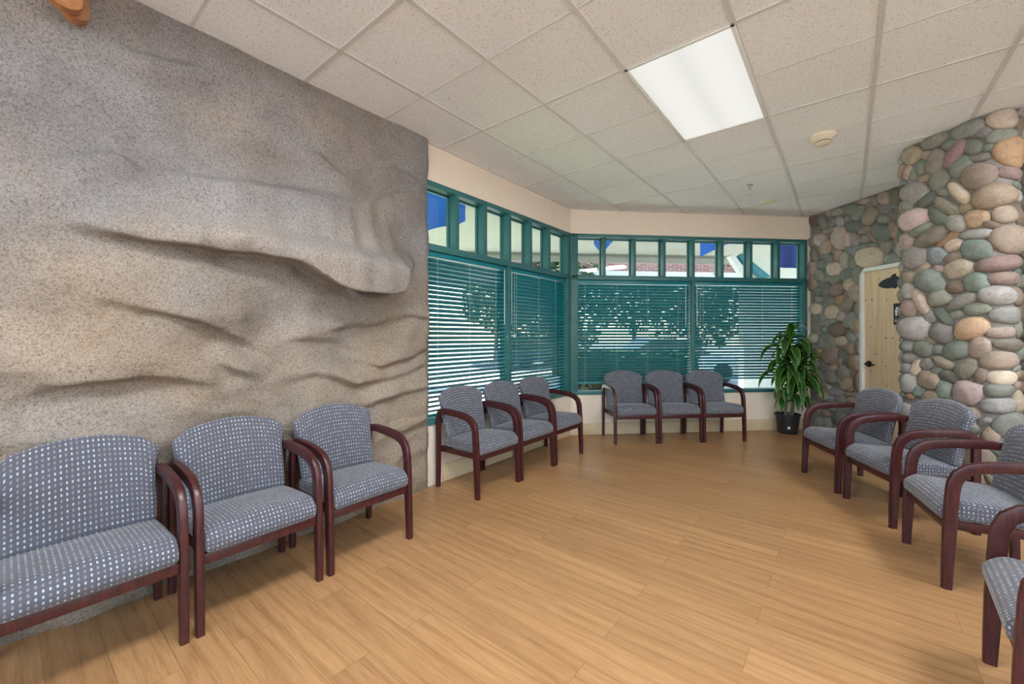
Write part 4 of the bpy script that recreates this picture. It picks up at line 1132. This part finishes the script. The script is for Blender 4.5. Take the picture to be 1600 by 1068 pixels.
# ------------------------------------------------------------------ outside
b = MB(); b.box(-60, 60, -30, 80, -.45, -.25); struct(b.build('ground_outside', M['conc']), 'pale concrete paving outside the windows', 'paving')
b = MB(); b.box(-9.5, -5.4, -4, 5.2, -.25, -.21); struct(b.build('lawn_outside', M['grass']), 'strip of lawn outside the left windows', 'lawn')
b = MB(); b.box(-60, -12.0, -30, 80, -.25, -.23); b.box(-12.0, 60, 17, 80, -.25, -.23); struct(b.build('street_asphalt', M['asphalt']), 'grey asphalt car park outside', 'car park')
# covered walk: soffit, posts, fascia and brick band beyond the transoms
por = [(-8.2, -4), (-2.97, -4), (-2.97, 4.76), (BCORN.x - .1, BCORN.y + .2), (2.2, 9.6), (-1.2, 13.0), (-8.2, 6.2)]
o = poly_slab('porch_soffit', por, 3.38, 3.5, M['soffit']); struct(o, 'pale porch ceiling outside above the windows', 'porch ceiling')
b = MB(); fm = Matrix.Translation((-8.2, 6.2, 0)) @ Matrix.Rotation(math.atan2(6.8, 7.0), 4, 'Z')
b.box(0, 9.8, 0, .15, 3.20, 3.6, fm); b.box(0, 9.8, -.05, .0, 3.17, 3.30, fm)
struct(b.build('porch_beam', M['grey']), 'grey beam along the far edge of the porch', 'beam')
b = MB(); b.box(-8.3, -8.15, -4, 6.2, 3.05, 3.6); struct(b.build('porch_beam_side', M['stucco']), 'pale beam along the side of the porch', 'beam')
b = MB(); b.box(-2, 14, 6, 6.4, 3.92, 4.8, fm); struct(b.build('brick_facade', M['brick']), 'red brick band of the building across the yard', 'facade')
b = MB(); b.box(-2, 14, 5.9, 6.5, 3.35, 3.92, fm); struct(b.build('facade_base', M['stucco']), 'pale lower band of the building across the yard', 'facade')
# white gabled wing seen through the right-hand transoms
gm = Matrix.Translation(c2w(0, 8.6)) @ Matrix.Rotation(TH, 4, 'Z')
gp = lambda px, py: ((px - CX) / FPX * 8.6, CAM_H + (CY - py) / FPX * 8.6)
t = tag(empty('gabled_wing', gm @ Vector((5.6, 0, -.25))), 'white gabled wing with green roof edge outside the back window', 'building')
A = t.matrix_basis.inverted() @ gm
xa, xb = gp(1162, 0)[0], gp(1300, 0)[0]
b = MB(); b.prism([(xa, -.25), (xa, gp(0, 398)[1]), gp(1176, 379), gp(1214, 410), (xb, gp(0, 410)[1]), (xb, -.25)], 0, .2, A); b.build('wall', M['stucco'], t)
b = MB(); b.prism([gp(1148, 404), gp(1153, 398), gp(1198, 434), gp(1186, 436)], -.16, -.01, A); b.build('roof_edge', M['slat'], t)
b = MB(); b.prism([gp(1134, 402), gp(1140, 398), gp(1166, 434), gp(1156, 436)], -.16, -.01, A); b.build('rake_board', M['white'], t)

def banner(p0, p1, drop0, drop1, mat, label, depth):
    """cloth banner hung from the soffit between two picture columns of the glazing"""
    a, c = p0, p1; b = MB(); d = (c - a); d.z = 0; nn = Vector((-d.y, d.x, 0)).normalized() * .012
    n = 8; top = []; 
    vs = []
    for i in range(n + 1):
        t = i / n; q = a + (c - a) * t; wv = nn * (1.5 * math.sin(t * 7)); dr = drop0 + (drop1 - drop0) * t
        for e_ in (-1, 1):
            vs += [q + wv + nn * e_ * .4 + Vector((0, 0, 3.38 - q.z)), q + wv * 1.6 + nn * e_ * .4 + Vector((0, 0, 3.38 - dr - q.z))]
    fs = []
    for i in range(n):
        k = i * 4; fs += [(k, k + 4, k + 5, k + 1), (k + 2, k + 3, k + 7, k + 6), (k + 1, k + 5, k + 7, k + 3), (k, k + 2, k + 6, k + 4)]
    fs += [(0, 1, 3, 2), (n * 4, n * 4 + 2, n * 4 + 3, n * 4 + 1)]
    b.add(vs, fs)
    return tag(b.build('hanging_banner', mat, smooth=50), label, 'banner', 'blue banners under the porch')
def bpt(px, Y): 
    X = (px - CX) / FPX * Y; return c2w(X, Y)
def ban(px0, px1, Y, y0, y1, mat, label):
    drop = lambda py: max(.03, 3.38 - (CAM_H + (CY - py) / FPX * Y))
    banner(bpt(px0, Y), bpt(px1, Y), drop(y0), drop(y1), mat, label, Y)
ban(640, 700, 5.4, 368, 352, M['banner'], 'wide blue banner outside the left window, nearest the rock wall')
ban(700, 727, 6.2, 362, 345, M['banner'], 'blue banner outside the second transom from the rock wall')
ban(928, 941, 8.4, 380, 400, M['banner'], 'narrow pointed blue banner outside the first back transom')
ban(946, 962, 8.4, 390, 372, M['banner'], 'small blue banner outside the second back transom')
ban(1094, 1143, 7.4, 401, 378, M['banner'], 'bright blue slanted banner outside the back transoms')
ban(1217, 1252, 6.9, 417, 420, M['banner_dark'], 'navy banner outside the last back transom')

def tree(name, x, y, h, r, mat, label, cat, seed, trunk=True):
    rn = random.Random(seed); t = tag(empty(name, (x, y, -.25)), label, cat, 'trees and shrubs outside')
    if trunk:
        b = MB(); b.tube([(0, 0, 0), (.05, 0, h * .3), (.0, .05, h * .7)], [.16, .12, .06], 8); b.build('trunk', M['bark'], t, smooth=60)
    b = MB(); cz = h - r if trunk else h * .5
    for _ in range(3200):
        u = Vector((rn.gauss(0, 1), rn.gauss(0, 1), rn.gauss(0, 1))).normalized() * (rn.random() ** .35)
        q = Vector((u.x * r, u.y * r, cz + u.z * (r if trunk else h * .5)))
        q += Vector((1, 1, 1)) * noise.noise(q * 1.2) * .3
        s = rn.uniform(.10, .22) * (1 if trunk else .7); a = Vector((rn.gauss(0, 1), rn.gauss(0, 1), rn.gauss(0, .6))).normalized(); c = a.cross(Vector((rn.gauss(0, 1), rn.gauss(0, 1), 1))).normalized()
        b.add([q - a * s, q - c * s * .45, q + a * s, q + c * s * .45], [(0, 1, 2, 3)])
    b.build('crown' if trunk else 'foliage', mat, t, recalc=False)
def out(px, Y): p = bpt(px, Y); return p.x, p.y
tree('tree', *out(868, 16.5), 5.0, 2.2, M['foliage'], 'leafy tree outside the back window near the corner', 'tree', 1)
tree('tree', *out(990, 24), 6.5, 2.4, M['foliage'], 'leafy tree further out behind the back window blinds', 'tree', 2)
tree('tree', *out(1085, 19), 5.6, 2.4, M['foliage'], 'leafy tree outside behind the middle back chairs', 'tree', 3)
tree('tree', *out(775, 25), 6.0, 2.2, M['foliage2'], 'pale leafy tree outside the left window near the corner', 'tree', 4)
def hedge(p0, p1, h, wd, mat, label, seed, cnt):
    rn = random.Random(seed); d = (p1 - p0); L = d.length; t = tag(empty('hedge', (p0 + p1) / 2 + Vector((0, 0, -.25)), math.atan2(d.y, d.x)), label, 'hedge')
    b = MB()
    for _ in range(cnt):
        q = Vector((rn.uniform(-L / 2, L / 2), rn.uniform(-wd, wd), h * rn.random() ** .8)); q.z += .12 * noise.noise(q * 2) * (q.z / h)
        s_ = rn.uniform(.05, .11); a = Vector((rn.gauss(0, 1), rn.gauss(0, 1), rn.gauss(0, .6))).normalized(); c = a.cross(Vector((rn.gauss(0, 1), rn.gauss(0, 1), 1))).normalized()
        b.add([q - a * s_, q - c * s_ * .5, q + a * s_, q + c * s_ * .5], [(0, 1, 2, 3)])
    b.build('foliage', mat, t, recalc=False)
    b = MB(); b.box(-L / 2, L / 2, -wd * .6, wd * .6, 0, h * .85); b.build('branches', M['bark'], t)
hedge(bpt(892, 10.6), bpt(1085, 10.6), 1.15, .32, M['foliage'], 'low clipped green hedge outside the back window', 31, 5000)
def car(loc, rz, paint, label):
    t = tag(empty('car', loc, rz), label, 'car', 'cars parked outside')
    I = Matrix.Identity(4)
    b = MB(); b.prism([(-2.1, .25), (2.1, .25), (2.15, .55), (2.0, .78), (1.1, .90), (-1.9, .95), (-2.15, .75)], -.85, .85, I); b.build('body', paint, t)
    b = MB(); b.prism([(1.05, .88), (.35, 1.38), (-1.1, 1.40), (-1.75, .92)], -.72, .72, I); b.build('window', M['carglass'], t)
    b = MB(); b.prism([(.38, 1.36), (.25, 1.43), (-1.0, 1.45), (-1.12, 1.38)], -.70, .70, I); b.build('roof', paint, t)
    for x in (-1.3, 1.3):
        for y in (-.80, .80):
            b = MB(); b.tube([(x, y - .1, .32), (x, y + .1, .32)], .32, 18); b.build('wheel', M['tyre'], t, smooth=40)
x, y = out(1050, 14.2); car((x, y, -.23), math.radians(45), M['car'], 'silver car parked outside behind the back chairs')
x, y = out(842, 21); car((x, y, -.23), math.radians(70), M['carblue'], 'blue car parked outside the left window near the corner')
